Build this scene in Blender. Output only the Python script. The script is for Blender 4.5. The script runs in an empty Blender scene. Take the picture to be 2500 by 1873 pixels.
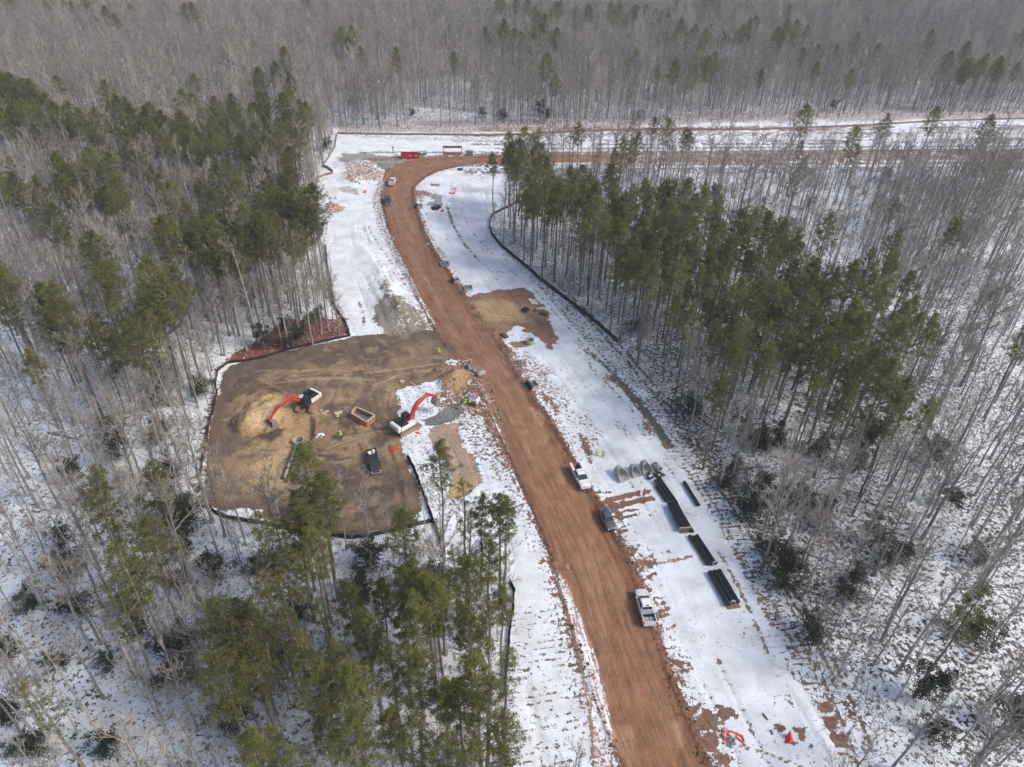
import bpy, math, random
import numpy as np
from mathutils import Vector, Matrix
R = math.radians
random.seed(7); rng = np.random.default_rng(11)
sc = bpy.context.scene
# ------------------------------------------------------------------ camera
FPX = 1750.0; CX, CY = 1250.0, 936.5
CAMH = 87.0; PITCH = R(35.4); ROLL = R(1.98)
cam_d = bpy.data.cameras.new('camera'); cam = bpy.data.objects.new('camera', cam_d)
sc.collection.objects.link(cam); sc.camera = cam
cam_d.sensor_width = 36; cam_d.lens = FPX / 2500 * 36; cam_d.clip_end = 5000; cam_d.clip_start = 0.5
cam.matrix_world = Matrix.Translation((0, 0, CAMH)) @ Matrix.Rotation(math.pi/2 - PITCH, 4, 'X') @ Matrix.Rotation(ROLL, 4, 'Z')
# ------------------------------------------------------------------ world, sun, exposure
SUN_EL, SUN_AZ = 43.0, 107.0      # azimuth clockwise from +Y
w = bpy.data.worlds.new('World'); sc.world = w; w.use_nodes = True
nt = w.node_tree; bg = nt.nodes['Background']
sky = nt.nodes.new('ShaderNodeTexSky'); sky.sky_type = 'NISHITA'; sky.sun_disc = False
sky.sun_elevation = R(SUN_EL); sky.sun_rotation = R(SUN_AZ); sky.air_density = 1.0; sky.dust_density = 3.0; sky.ozone_density = 1.0
nt.links.new(sky.outputs[0], bg.inputs[0]); bg.inputs[1].default_value = 0.15
sd = bpy.data.lights.new('sun', 'SUN'); sun = bpy.data.objects.new('sun', sd); sc.collection.objects.link(sun)
sd.energy = 1.7; sd.angle = R(13.0); sd.color = (1.0, 0.955, 0.89)
sv = Vector((math.sin(R(SUN_AZ))*math.cos(R(SUN_EL)), math.cos(R(SUN_AZ))*math.cos(R(SUN_EL)), math.sin(R(SUN_EL))))
sun.rotation_euler = sv.to_track_quat('Z', 'Y').to_euler()
sc.view_settings.view_transform = 'Standard'; sc.view_settings.look = 'None'
sc.view_settings.exposure = 0.38; sc.view_settings.gamma = 1.0
# ------------------------------------------------------------------ pixel -> place
_r = np.array([math.cos(ROLL), math.sin(ROLL)*math.sin(PITCH), math.sin(ROLL)*math.cos(PITCH)])
_u = np.array([-math.sin(ROLL), math.cos(ROLL)*math.sin(PITCH), math.cos(ROLL)*math.cos(PITCH)])
_f = np.array([0, math.cos(PITCH), -math.sin(PITCH)])
def at(px, py, z=0.0):
    d = _f + (px-CX)/FPX*_r - (py-CY)/FPX*_u
    t = (z - CAMH)/d[2]
    return np.array([d[0]*t, d[1]*t])
def pxof(x, y, z):
    p = np.array([x, y, z-CAMH]); a = p@_f
    return CX + FPX*(p@_r)/a, CY - FPX*(p@_u)/a
def W(pts, k=1.0, ox=0, oy=0, z=0.0):
    return np.array([at(ox + a/k, oy + b/k, z) for a, b in pts])
FK = 2212/2500.0
# ------------------------------------------------------------------ materials
def nodes(name):
    m = bpy.data.materials.new(name); m.use_nodes = True
    return m, m.node_tree, m.node_tree.nodes['Principled BSDF']
MATS = {}
def mat(name, col, rough=0.6, metal=0.0, var=0.12, scale=6.0, dirt=None, dirtamt=0.0, coat=0.0, bump=0.0):
    if name in MATS: return MATS[name]
    m, t, b = nodes(name); n = t.nodes; l = t.links
    tc = n.new('ShaderNodeTexCoord'); no = n.new('ShaderNodeTexNoise'); no.inputs['Scale'].default_value = scale; no.inputs['Detail'].default_value = 5
    l.new(tc.outputs['Object'], no.inputs['Vector'])
    mr = n.new('ShaderNodeMapRange'); mr.inputs[1].default_value = .3; mr.inputs[2].default_value = .7
    mr.inputs[3].default_value = 1-var; mr.inputs[4].default_value = 1+var; l.new(no.outputs[0], mr.inputs[0])
    mx = n.new('ShaderNodeVectorMath'); mx.operation = 'SCALE'; mx.inputs[0].default_value = col; l.new(mr.outputs[0], mx.inputs['Scale'])
    out = mx.outputs[0]
    if dirtamt:
        m2 = n.new('ShaderNodeMixRGB'); m2.inputs[2].default_value = (*dirt, 1)
        sx = n.new('ShaderNodeSeparateXYZ'); l.new(tc.outputs['Object'], sx.inputs[0])
        d1 = n.new('ShaderNodeMapRange'); d1.inputs[1].default_value = 1.5; d1.inputs[2].default_value = 0.2; d1.inputs[3].default_value = 0.12; d1.inputs[4].default_value = 1
        l.new(sx.outputs[2], d1.inputs[0])
        d2 = n.new('ShaderNodeMath'); d2.operation = 'MULTIPLY'; l.new(d1.outputs[0], d2.inputs[0]); l.new(no.outputs[0], d2.inputs[1])
        d3 = n.new('ShaderNodeMath'); d3.operation = 'MULTIPLY'; d3.use_clamp = True; l.new(d2.outputs[0], d3.inputs[0]); d3.inputs[1].default_value = dirtamt*2
        l.new(d3.outputs[0], m2.inputs[0]); l.new(out, m2.inputs[1]); out = m2.outputs[0]
    l.new(out, b.inputs['Base Color']); b.inputs['Roughness'].default_value = rough; b.inputs['Metallic'].default_value = metal
    if coat: b.inputs['Coat Weight'].default_value = coat
    if bump:
        bp = n.new('ShaderNodeBump'); bp.inputs['Strength'].default_value = bump; bp.inputs['Distance'].default_value = .05
        l.new(no.outputs[0], bp.inputs['Height']); l.new(bp.outputs[0], b.inputs['Normal'])
    MATS[name] = m; return m
RED = (.22, .11, .065)
M_white = mat('white_paint', (.80, .81, .82), .35, var=.05, dirt=RED, dirtamt=.35, coat=.3)
M_whitec = mat('white_machine_paint', (.74, .74, .72), .4, var=.06, dirt=(.3,.22,.14), dirtamt=.35)
M_black = mat('black_paint', (.012, .013, .016), .3, var=.2, dirt=(.2,.14,.1), dirtamt=.5, coat=.4)
M_blue = mat('dark_blue_paint', (.018, .05, .11), .3, var=.1, dirt=RED, dirtamt=.4, coat=.4)
M_greyp = mat('grey_paint', (.12, .13, .145), .32, metal=.4, var=.08, dirt=RED, dirtamt=.2, coat=.4)
M_glass = mat('dark_glass', (.02, .03, .035), .08, var=.1)
M_tyre = mat('tyre_rubber', (.02, .019, .018), .85, dirt=RED, dirtamt=.9)
M_rim = mat('wheel_rim', (.4, .4, .4), .35, metal=.8, dirt=RED, dirtamt=.6)
M_chrome = mat('bumper_chrome', (.62, .63, .64), .25, metal=.7, var=.08)
M_dark = mat('dark_plastic', (.018, .018, .02), .6)
M_deck = mat('black_machine_deck', (.022, .023, .025), .55, var=.3, scale=3)
M_red = mat('red_machine_paint', (.52, .028, .02), .45, var=.15, scale=2)
M_redbox = mat('red_container_paint', (.42, .03, .03), .5, var=.2, scale=1.5)
M_orange = mat('orange_safety_plastic', (.72, .05, .02), .5, var=.2)
M_pinkor = mat('faded_orange_netting', (.75, .12, .09), .7, var=.25)
M_steel = mat('worn_steel', (.32, .29, .26), .5, metal=.4, var=.25)
M_track = mat('muddy_track_steel', (.27, .19, .12), .85, var=.3, scale=4, bump=.6)
M_conc = mat('precast_concrete', (.36, .345, .32), .85, var=.12, scale=3, bump=.2)
M_concd = mat('dark_concrete', (.27, .265, .26), .85, var=.15, scale=3, bump=.2)
M_hdpe = mat('black_plastic_pipe', (.017, .018, .02), .38, var=.35, scale=2.5)
M_snowm = mat('packed_snow', (.75, .78, .82), .8, var=.06)
M_wood = mat('weathered_timber', (.22, .15, .10), .85, var=.25, scale=5)
M_pale = mat('pale_timber', (.52, .43, .31), .85, var=.2)
M_rust = mat('rusty_steel', (.30, .13, .075), .8, var=.3, scale=2, bump=.3)
M_boxor = mat('worn_orange_paint', (.42, .15, .07), .7, var=.3, scale=2)
M_mud = mat('grey_mud', (.16, .155, .145), .9, var=.2)
M_silt = mat('black_silt_fabric', (.022, .02, .02), .9, var=.4, scale=1.5)
M_silt2 = mat('tan_silt_fabric', (.24, .17, .13), .9, var=.3, scale=1.5)
M_hivis = mat('hi_vis_yellow', (.62, .78, .04), .7, var=.08)
M_hat = mat('white_hard_hat', (.78, .78, .76), .4)
M_cloth = mat('dark_work_trousers', (.045, .05, .065), .9, var=.2)
M_skin = mat('skin', (.35, .2, .14), .6)
M_lamp = mat('headlight_lens', (.6, .62, .62), .15)
M_tail = mat('tail_light_lens', (.35, .02, .015), .25)
M_galv = mat('galvanised_sheet', (.46, .47, .48), .4, metal=.5, var=.1)
M_rock = mat('grey_rock', (.27, .26, .24), .9, var=.35, scale=3)
M_log = mat('log_bark', (.12, .095, .08), .9, var=.3)
M_tarp = mat('black_tarp', (.02, .02, .022), .6, var=.4)
# ------------------------------------------------------------------ objects
COL = sc.collection
def tag(o, label=None, cat=None, group=None, kind=None):
    if label: o['label'] = label
    if cat: o['category'] = cat
    if group: o['group'] = group
    if kind: o['kind'] = kind
    return o
def empty(name, loc=(0,0,0), rz=0.0):
    o = bpy.data.objects.new(name, None); COL.objects.link(o); o.location = loc; o.rotation_euler = (0, 0, rz)
    o.empty_display_size = .3; return o
def tree_copy(o, parent=None):
    c = o.copy(); COL.objects.link(c)
    if parent is not None: c.parent = parent
    for ch in o.children: tree_copy(ch, c)
    return c
class MB:
    def __init__(s): s.v = []; s.f = []; s.m = Matrix.Identity(4)
    def add(s, vs, fs):
        n = len(s.v); s.v += [tuple(s.m @ Vector(p)) for p in vs]; s.f += [tuple(i+n for i in f) for f in fs]; return s
    def box(s, c, d, rot=None):
        vs = [Vector((x*d[0]/2, y*d[1]/2, z*d[2]/2)) for x in (-1,1) for y in (-1,1) for z in (-1,1)]
        if rot is not None:
            q = Matrix.Rotation(rot[2],3,'Z') @ Matrix.Rotation(rot[1],3,'Y') @ Matrix.Rotation(rot[0],3,'X'); vs = [q @ p for p in vs]
        return s.add([p+Vector(c) for p in vs], [(0,1,3,2),(4,6,7,5),(0,4,5,1),(2,3,7,6),(0,2,6,4),(1,5,7,3)])
    def hexa(s, b, t):        # bottom 4, top 4 (ccw)
        return s.add(list(b)+list(t), [(3,2,1,0),(4,5,6,7),(0,1,5,4),(1,2,6,5),(2,3,7,6),(3,0,4,7)])
    def prism(s, prof, y0, y1):   # profile in (x,z)
        n = len(prof); vs = [(x,y0,z) for x,z in prof]+[(x,y1,z) for x,z in prof]
        fs = [tuple(range(n)), tuple(range(2*n-1, n-1, -1))]+[(i, i+n, (i+1)%n+n, (i+1)%n) for i in range(n)]
        return s.add(vs, fs)
    def tube(s, pts, rad, n=6, cap=True):
        pts = [Vector(p) for p in pts]; k = len(pts)
        if not hasattr(rad, '__len__'): rad = [rad]*k
        vs = []; a = None
        for i, p in enumerate(pts):
            d = (pts[min(i+1,k-1)]-pts[max(i-1,0)]).normalized()
            if a is None: a = d.orthogonal().normalized()
            a = (a - d*a.dot(d)).normalized(); b = d.cross(a)
            for j in range(n):
                th = 2*math.pi*j/n; vs.append(p + (a*math.cos(th)+b*math.sin(th))*rad[i])
        fs = [(i*n+j, i*n+(j+1)%n, (i+1)*n+(j+1)%n, (i+1)*n+j) for i in range(k-1) for j in range(n)]
        if cap: fs += [tuple(range(n-1,-1,-1)), tuple((k-1)*n+j for j in range(n))]
        return s.add(vs, fs)
    def lathe(s, prof, n=20, axis='Z', c=(0,0,0)):   # closed profile (r, h)
        vs = []; k = len(prof)
        for j in range(n):
            th = 2*math.pi*j/n; co, si = math.cos(th), math.sin(th)
            for r, h in prof:
                p = {'Z': (r*co, r*si, h), 'Y': (r*co, h, r*si), 'X': (h, r*co, r*si)}[axis]
                vs.append((p[0]+c[0], p[1]+c[1], p[2]+c[2]))
        fs = [(j*k+i, j*k+(i+1)%k, ((j+1)%n)*k+(i+1)%k, ((j+1)%n)*k+i) for j in range(n) for i in range(k)]
        return s.add(vs, fs)
    def build(s, name, m, parent=None, smooth=False, bevel=0, solid=0, seg=2):
        me = bpy.data.meshes.new(name); me.from_pydata([tuple(p) for p in s.v], [], s.f)
        import bmesh
        bm = bmesh.new(); bm.from_mesh(me); bmesh.ops.recalc_face_normals(bm, faces=bm.faces); bm.to_mesh(me); bm.free()
        me.materials.append(m)
        if smooth: me.polygons.foreach_set('use_smooth', [True]*len(me.polygons))
        o = bpy.data.objects.new(name, me); COL.objects.link(o)
        if parent is not None: o.parent = parent
        if solid: q = o.modifiers.new('solid', 'SOLIDIFY'); q.thickness = solid; q.offset = 0
        if bevel: q = o.modifiers.new('bevel', 'BEVEL'); q.width = bevel; q.segments = seg; q.limit_method = 'ANGLE'; q.angle_limit = R(35)
        return o
# ------------------------------------------------------------------ numpy fields
def vnoise(x, y, s, seed):
    g = np.random.default_rng(seed).random((256, 256)); x = x/s+1000; y = y/s+1000
    xi = np.floor(x).astype(int); yi = np.floor(y).astype(int); fx = x-xi; fy = y-yi
    fx = fx*fx*(3-2*fx); fy = fy*fy*(3-2*fy)
    a = g[xi%256, yi%256]; b = g[(xi+1)%256, yi%256]; c = g[xi%256, (yi+1)%256]; d = g[(xi+1)%256, (yi+1)%256]
    return (a*(1-fx)+b*fx)*(1-fy)+(c*(1-fx)+d*fx)*fy
def fnoise(x, y, s, seed, o=4):
    t = 0; a = 1; n = 0
    for i in range(o): t = t + a*vnoise(x, y, s/2**i, seed+i); n += a; a *= .55
    return t/n
def sm(x, a, b):
    t = np.clip((x-a)/(b-a), 0, 1); return t*t*(3-2*t)
def line_d(X, Y, P, closed=False):
    P = np.asarray(P); n = len(P); best = np.full(X.shape, 1e9); par = np.zeros(X.shape); sgn = np.zeros(X.shape); acc = 0.
    for i in range(n if closed else n-1):
        a = P[i]; b = P[(i+1)%n]; d = b-a; L = np.hypot(*d)
        if L < 1e-6: continue
        t = np.clip(((X-a[0])*d[0]+(Y-a[1])*d[1])/L**2, 0, 1)
        ex = X-a[0]-t*d[0]; ey = Y-a[1]-t*d[1]; q = np.hypot(ex, ey); k = q < best
        best = np.where(k, q, best); par = np.where(k, acc+t*L, par); sgn = np.where(k, np.sign(ex*d[1]-ey*d[0]), sgn); acc += L
    return best, par, sgn
def inside(X, Y, P):
    P = np.asarray(P); r = np.zeros(np.shape(X), bool); j = len(P)-1
    for i in range(len(P)):
        xi, yi = P[i]; xj, yj = P[j]
        c = ((yi > Y) != (yj > Y)) & (X < (xj-xi)*(Y-yi)/((yj-yi) or 1e-9)+xi); r ^= c; j = i
    return r
def sdist(X, Y, P):
    d = line_d(X, Y, P, True)[0]; return np.where(inside(X, Y, P), d, -d)   # positive inside
# ------------------------------------------------------------------ layout traced on the ground (photo pixels projected on the ground plane)
S = lambda L: [(a*2500/2212, b*2500/2212) for a, b in L]
road_L = S([(1420,1900),(1345,1657),(1310,1560),(1275,1460),(1232,1330),(1195,1200),(1150,1090),(1105,990),(1065,905),(1035,835),(1000,785),(970,752),(947,722),(905,640),(880,590),(855,530),(838,480),(826,430),(828,400),(836,372)]) + [(953,411),(978,396),(1066,386),(1225,381),(1600,381),(2000,377),(2500,371),(2900,365)]
road_R = S([(1610,1900),(1528,1657),(1485,1560),(1450,1475),(1420,1390),(1400,1330),(1378,1260),(1345,1190),(1310,1125),(1268,1055),(1215,960),(1175,895),(1130,830),(1088,760),(1040,690),(1000,640),(960,580),(933,540),(910,490),(894,440),(892,405)]) + [(1016,449),(1035,433),(1066,417),(1130,403),(1225,396),(1600,395),(2000,391),(2500,387),(2900,383)]
RL = W(road_L); RR = W(road_R)
ROAD = np.vstack([RL, RR[::-1]])
def resample(P, n):
    d = np.r_[0, np.cumsum(np.hypot(*np.diff(P, axis=0).T))]; t = np.linspace(0, d[-1], n)
    return np.c_[np.interp(t, d, P[:,0]), np.interp(t, d, P[:,1])]
k1 = 19
CL = np.vstack([(resample(RL[:k1],40)+resample(RR[:21],40))/2, (resample(RL[k1+1:],30)+resample(RR[21:],30))/2])
PAD = W(S([(955,728),(930,712),(870,714),(800,722),(755,728),(690,741),(620,757),(545,779),(492,789),(474,806),(472,850),(464,885),(452,930),(442,1000),(438,1050),(448,1085),(480,1105),(520,1095),(560,1105),(600,1135),(690,1150),(760,1160),(850,1146),(900,1128),(916,1105),(905,1060),(888,1000),(878,975),(872,930),(862,900),(868,870),(862,845),(880,835),(935,822),(985,810),(1010,825),(1050,850),(1000,780)]))
CLEAR = W([(824,318),(800,400),(785,430),(777,520),(790,600),(800,680),(815,750),(840,790),(852,818),(780,840),(720,855),(616,877),(553,885),(529,902),(526,960),(511,1017),(493,1107),(485,1198),(500,1246),(565,1269),(640,1282),(780,1306),(860,1318),(960,1303),(1040,1290),(1074,1335),(1130,1410),(1235,1425),(1245,1500),(1238,1600),(1233,1700),(1238,1873),(1240,2050),
           (2230,2050),(2130,1873),(2090,1790),(2040,1690),(1960,1560),(1890,1440),(1840,1340),(1770,1220),(1710,1140),(1660,1060),(1600,975),(1540,890),(1514,846),(1447,782),(1356,714),(1311,680),(1266,640),(1211,592),(1197,556),(1206,528),(1258,498),(1290,440),(1400,425),(2000,430),(2900,440),(2900,270),(2200,285),(1800,296),(1300,312)])
z1 = lambda L: W(L, 2.765, 450, 850)      # tracing sheets of the zoomed photo
z1b = lambda L: W(L, 7.9, 550, 930)
z2b = lambda L: W(L, 5.82, 820, 930)
z2 = lambda L: W(L, 2.765, 1250, 850)
z3 = lambda L: W(L, 2.458, 1200, 1350)
z3b = lambda L: W(L, 6.9, 1340, 1080)
z4 = lambda L: W(L, 3.16, 750, 300)
z4b = lambda L: W(L, 4.144, 1500, 1100)
z6b = lambda L: W(L, 8.28, 900, 350)
z7b = lambda L: W(L, 5.52, 1120, 680)
# ------------------------------------------------------------------ ground grid
def axis(core0, core1, step, outs):
    a = list(np.arange(core0, core1, step))
    for lim, g in outs[1]:
        s = step
        while a[-1] < lim: s = min(s*g, 40); a.append(a[-1]+s)
    b = []
    x = core0; s = step
    for lim, g in outs[0]:
        while x > lim: s = min(s*g, 40); x -= s; b.append(x)
    return np.array(b[::-1]+a)
gx = axis(-72, 92, .30, ([(-1500, 1.06)], [(1500, 1.05)]))
gy = np.concatenate([np.arange(-60, 40, 4.0), np.arange(40, 200, .30), np.arange(200, 330, .5), 330+np.cumsum(np.geomspace(.6, 40, 70))])
X, Y = np.meshgrid(gx, gy)
rsd = sdist(X, Y, ROAD)
cd, cv, cs = line_d(X, Y, CL); cu = cd*cs
psd = sdist(X, Y, PAD); csd = sdist(X, Y, CLEAR)
H = (fnoise(X, Y, 40, 3)-.5)*.8*sm(-csd, 0, 15) + (fnoise(X, Y, 5, 9)-.5)*.25 + (fnoise(X, Y, .9, 19, 3)-.5)*.07
H *= 1-.85*sm(rsd, -.5, .8); H *= 1-.5*sm(psd, -1, 1)
cov = np.full(X.shape, .0); cord = np.zeros(X.shape); smear = np.zeros(X.shape)
C = np.zeros(X.shape+(3,)); C[:] = (.20, .125, .085)
def paint(m, c=None, k=None):
    global C, cov
    if c is not None: C = C*(1-m[...,None])+np.array(c)*m[...,None]
    if k is not None: cov = cov*(1-m)+k*m
lit = sm(-csd, -2, 5)
nz = fnoise(X, Y, 9, 31); nz2 = fnoise(X, Y, 3, 41)
east = sm(X, 18, 34)
paint(lit, (.10, .078, .062), .27)
cov = cov + lit*(nz-.5)*.55 + lit*.10*east*sm(Y, 220, 120)
cov = cov - .10*lit*sm(Y, 240, 150)*(1-east)
cov += lit*.16*sm(Y, 275, 340)
cl_ = sm(csd, 0, 3); cov += cl_*(nz-.5)*.22+cl_*(fnoise(X, Y, 24, 33)-.5)*.14-cl_*.03
rn = sm(fnoise(cu, cv*.035, 1.25, 301, 3), .54, .68)*cl_*sm(34-cd, 0, 6)*(Y < 262)*sm(vnoise(X, Y, 16, 305), .25, .6)
H -= .13*rn; cov += .30*rn*sm(fnoise(X, Y, 6, 307), .38, .6)
# ---- litter belt inside the clearing, right side
bl = sdist(X, Y, W([(1215,600),(1330,680),(1450,775),(1540,880),(1620,980),(1720,1130),(1830,1310),(1960,1550),(2130,1873),(2150,1990),(2110,1990),(2060,1800),(1935,1560),(1830,1390),(1760,1260),(1700,1165),(1655,1100),(1560,985),(1480,880),(1400,800),(1330,720)]))
paint(sm(bl, -1.0, 1.5), (.13, .11, .08), .36); cov += sm(bl, -1, 1.5)*(nz2-.5)*.5
dk = sdist(X, Y, W([(1640,970),(1700,1030),(1760,1110),(1800,1180),(1880,1260),(1990,1400),(2050,1480),(2020,1490),(1900,1360),(1800,1240),(1720,1130),(1640,1030),(1600,960)]))
paint(sm(dk, -1.5, 1)*.9, (.085, .062, .048), .62)
# ---- road and its churned edges
eL = -rsd
edge = sm(4.2+2.5*(nz2-.5)-eL, 0, 3.6)*(csd > -1)
paint(edge*(rsd < 0), RED, None); cov += edge*(rsd < 0)*.42
nearedge = sm(1.2-eL, 0, .9)*(rsd < 0); paint(nearedge, (.19, .10, .062), .95)
roadc = np.array((.29, .143, .080))
paint(sm(rsd, -.35, .25), roadc, 1.3)
H += .22*np.exp(-((rsd+.15)/.45)**2)*(.4+1.2*vnoise(X, Y, .8, 77)) + .12*np.exp(-((rsd+1.3)/.5)**2)*vnoise(X, Y, .7, 78)
rut = np.clip(np.exp(-((rsd-.55)/.5)**2)*sm(fnoise(cu*2, cv*.12, 1, 12), .35, .5)+.7*np.exp(-((rsd-1.6)/.3)**2)*sm(fnoise(cu*2, cv*.08, 1, 14), .42, .55), 0, 1)
paint(rut*.75, (.135, .068, .042))
paint(np.clip(np.exp(-((rsd+.5)/.6)**2)*1.2, 0, 1)*sm(fnoise(X, Y, 1.2, 15), .4, .55), (.12, .062, .04))
smear = sm(rsd, -3, 0)
# light worn patch down the road, darker wheel lines
def win(P, pad):
    j0, j1 = np.searchsorted(gx, [P[:,0].min()-pad, P[:,0].max()+pad]); i0, i1 = np.searchsorted(gy, [P[:,1].min()-pad, P[:,1].max()+pad])
    return slice(max(i0-1, 0), i1+1), slice(max(j0-1, 0), j1+1)
def lpaint(w_, m, c, k):
    if c is not None: C[w_] = C[w_]*(1-m[...,None])+np.array(c)*m[...,None]
    if k is not None: cov[w_] = cov[w_]*(1-m)+k*m
def blob(L, c, k=None, soft=1.0, amt=1.0, s=z1, ntw=.0):
    P = s(L); w_ = win(P, soft+ntw+1); x, y = X[w_], Y[w_]
    if not x.size: return
    d = sdist(x, y, P); d = d + ntw*(fnoise(x, y, 2.2, 55, 3)-.5)*2
    lpaint(w_, sm(d, -soft, soft)*amt, c, k)
def strip(L, w, c, k=None, soft=.25, s=z1, h=0.0, brk=0.0, amt=1.0):
    P = s(L); w_ = win(P, 4+w+soft); x, y = X[w_], Y[w_]
    if not x.size: return
    d = line_d(x, y, P)[0]
    m = sm(w-d, -soft, soft)*amt
    if brk: m = m*sm(vnoise(x, y, 1.1, 91), brk-.12, brk+.12)
    lpaint(w_, m, c, k)
    if h: H[w_] += h*np.exp(-(d/(w*1.2))**2)
# ---- working pad
paint(sm(psd+2.4*(nz2-.5), -.5, .6), (.135, .098, .073), 1.3)
pm = sm(psd, 0, 3)
tan = sm(fnoise(X, Y, 11, 62), .42, .62)*pm
blob([(480,170),(900,90),(1300,120),(1700,100),(1950,150),(1700,230),(1450,300),(1400,420),(1350,480),(1500,640),(1450,760),(1100,800),(900,620),(880,400),(900,260),(650,220)], (.27, .185, .108), None, 2.5, .85, ntw=3)
blob([(900,180),(1300,200),(1420,320),(1320,420),(1000,380)], (.29, .205, .125), None, 1.5, .6, ntw=2)
paint(tan*.5, (.31, .215, .125))
for k in range(20):
    px_, py_ = random.uniform(250, 1450), random.uniform(160, 1150); q_ = random.choice([.0, .15, .3, 1.2, -.3, .8])+random.uniform(-.2, .2); L_ = random.uniform(120, 420); bend = random.uniform(-90, 90)
    for off in (0, 30):
        dx_, dy_ = math.cos(q_)*L_, math.sin(q_)*L_*.7; ox_, oy_ = -math.sin(q_)*off, math.cos(q_)*off*.8
        P_ = z1([(px_-dx_+ox_, py_-dy_+oy_), (px_-dx_*.4+ox_+bend*.2, py_-dy_*.4+oy_+bend*.6), (px_+dx_*.4+ox_+bend*.2, py_+dy_*.4+oy_+bend*.6), (px_+dx_+ox_, py_+dy_+oy_)]); m_ = inside(P_[:,0], P_[:,1], PAD)
        if m_.all(): strip([0], .22, random.choice([(.085,.062,.047), (.095,.07,.052), (.36,.26,.155)]), None, .16, s=lambda _: P_, h=-.08, brk=.3, amt=.85)
paint(sm(fnoise(X, Y, 4, 63), .5, .62)*pm*.7, (.092, .066, .05)); paint(sm(fnoise(X, Y, 1.6, 67, 3), .56, .66)*pm*.45, (.33, .235, .14)); H += pm*(fnoise(X, Y, 2.5, 64, 4)-.5)*.45
blob([(1250,230),(1400,260),(1420,400),(1330,440),(1280,330)], (.34, .25, .15), None, 1.2, .5, ntw=1)
blob([(130,200),(220,150),(400,90),(700,60),(900,40),(1000,60),(700,140),(420,190),(300,260),(240,420)], (.115, .088, .07), None, 2, .8, ntw=2)
for k in range(9):
    x0 = 380+k*75
    strip([(x0+120,330-k*6),(x0+70,420+k*8),(x0+40,500+k*16)], .10, (.10,.076,.06), None, .12, brk=.35) if k > 6 else None
for k in range(14):   # curved machine tracks across the pad
    o = random.uniform(-60, 60); q = random.uniform(-50, 50)
    strip([(560+o*3,190+q),(900+o,170+q*.7),(1250+o,185+q*.6),(1700,120+q*.4),(1980,110+q*.3)], .13, random.choice([(.15,.11,.078),(.34,.25,.155)]), None, .15, brk=.4)
for k in range(12):
    o = k*22+random.uniform(-8, 8)
    strip([(1230+o*.8,480),(1160+o,380),(1210+o*.9,280),(1260+o*.8,200)], .12, (.15,.108,.075), None, .15, brk=.3)
for k in range(14):
    o = k*18
    strip([(940+o*.3,700-o*.4),(1100,650-o*.3),(1250+o*.3,600-o*.2),(1420+o*.2,560-o*.1)], .12, random.choice([(.15,.108,.075),(.31,.225,.14)]), None, .15, brk=.35)
for k in range(16):
    o = k*26
    strip([(1330+o*.3,560+o*.6),(1410+o*.1,700+o*.6),(1440,860+o*.3)], .11, (.12,.088,.065), None, .15, brk=.4, amt=.7)
for k in range(22):
    x0 = 170+k*27; strip([(x0+30,250+k*3),(x0,420),(x0-40,620)], .09, (.10,.077,.062), None, .12, brk=.45, amt=.7) if x0 < 420 else None
# snow and gravel beside the second digger
d = blob([(1440,300),(1500,255),(1640,225),(1730,255),(1760,320),(1690,430),(1600,520),(1500,560),(1470,430),(1450,380)], (.25,.15,.10), .2, .6, 1, ntw=1.2)
d = blob([(1470,600),(1560,560),(1640,520),(1680,640),(1690,740),(1790,800),(1830,1000),(1800,1230),(1720,1290),(1660,1160),(1600,1020),(1540,850),(1500,740)], (.25,.15,.10), .2, .6, 1, ntw=1.)
# mixed red rubble beside the road
blob([(1700,120),(1850,60),(1960,110),(2060,230),(2120,420),(2210,640),(2212,900),(2130,760),(2040,640),(1990,480),(1850,440),(1860,380),(1700,400),(1720,260)], (.24,.125,.075), .72, 1.2, 1, ntw=2)
blob([(1830,490),(1900,440),(2000,470),(2100,660),(2200,880),(2212,960),(2100,900),(1980,740),(1880,600)], (.17,.12,.09), .42, 1, 1, ntw=2)
blob([(1770,120),(1880,130),(1920,190),(1860,290),(1730,270),(1740,190)], (.36,.24,.13), 1.2, .8, 1, ntw=1)
# grey stone base, tan plate
blob([(1620,480),(1700,450),(1790,390),(1870,380),(1880,430),(1800,500),(1700,530),(1640,520)], (.175,.18,.17), 1.3, .3, 1, ntw=.5)
blob([(1680,540),(1840,510),(1850,570),(1900,680),(1960,780),(2010,860),(1950,960),(1850,1010),(1790,1000),(1800,870),(1760,750),(1700,700),(1660,600)], (.34,.255,.19), 1.25, .5, 1, ntw=.8)
blob([(1800,870),(1960,900),(1930,970),(1850,1015),(1795,1000)], (.42,.30,.15), 1.25, .5, 1, ntw=.5)
# sand
blob([(380,440),(470,340),(560,320),(660,330),(720,370),(700,450),(640,520),(560,560),(480,600),(400,590),(360,520)], (.56,.40,.22), 1.3, .5, 1, ntw=.7)
blob([(450,400),(560,400),(640,440),(600,520),(500,560),(420,520)], (.72,.58,.40), 1.3, .8, 1)
blob([(330,480),(400,360),(520,300),(640,290),(780,340),(860,420),(890,520),(880,640),(760,700),(740,860),(600,960),(420,930),(380,700),(470,620),(380,600)], (.38,.25,.125), None, 1.6, .7, ntw=4)
blob([(480,650),(600,620),(700,650),(740,720),(700,860),(640,920),(520,930),(430,900),(380,800),(420,700)], (.40,.285,.16), 1.3, 1.6, .75, ntw=3)
blob([(640,560),(720,540),(700,470),(840,450),(880,470),(880,620),(800,640),(700,640)], (.36,.25,.135), 1.3, .5, .9, ntw=.5)
blob([(490,600),(560,590),(640,545),(690,550),(660,610),(580,640),(500,620)], (.075,.052,.04), 1.3, .4, .95, ntw=.8)
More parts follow.
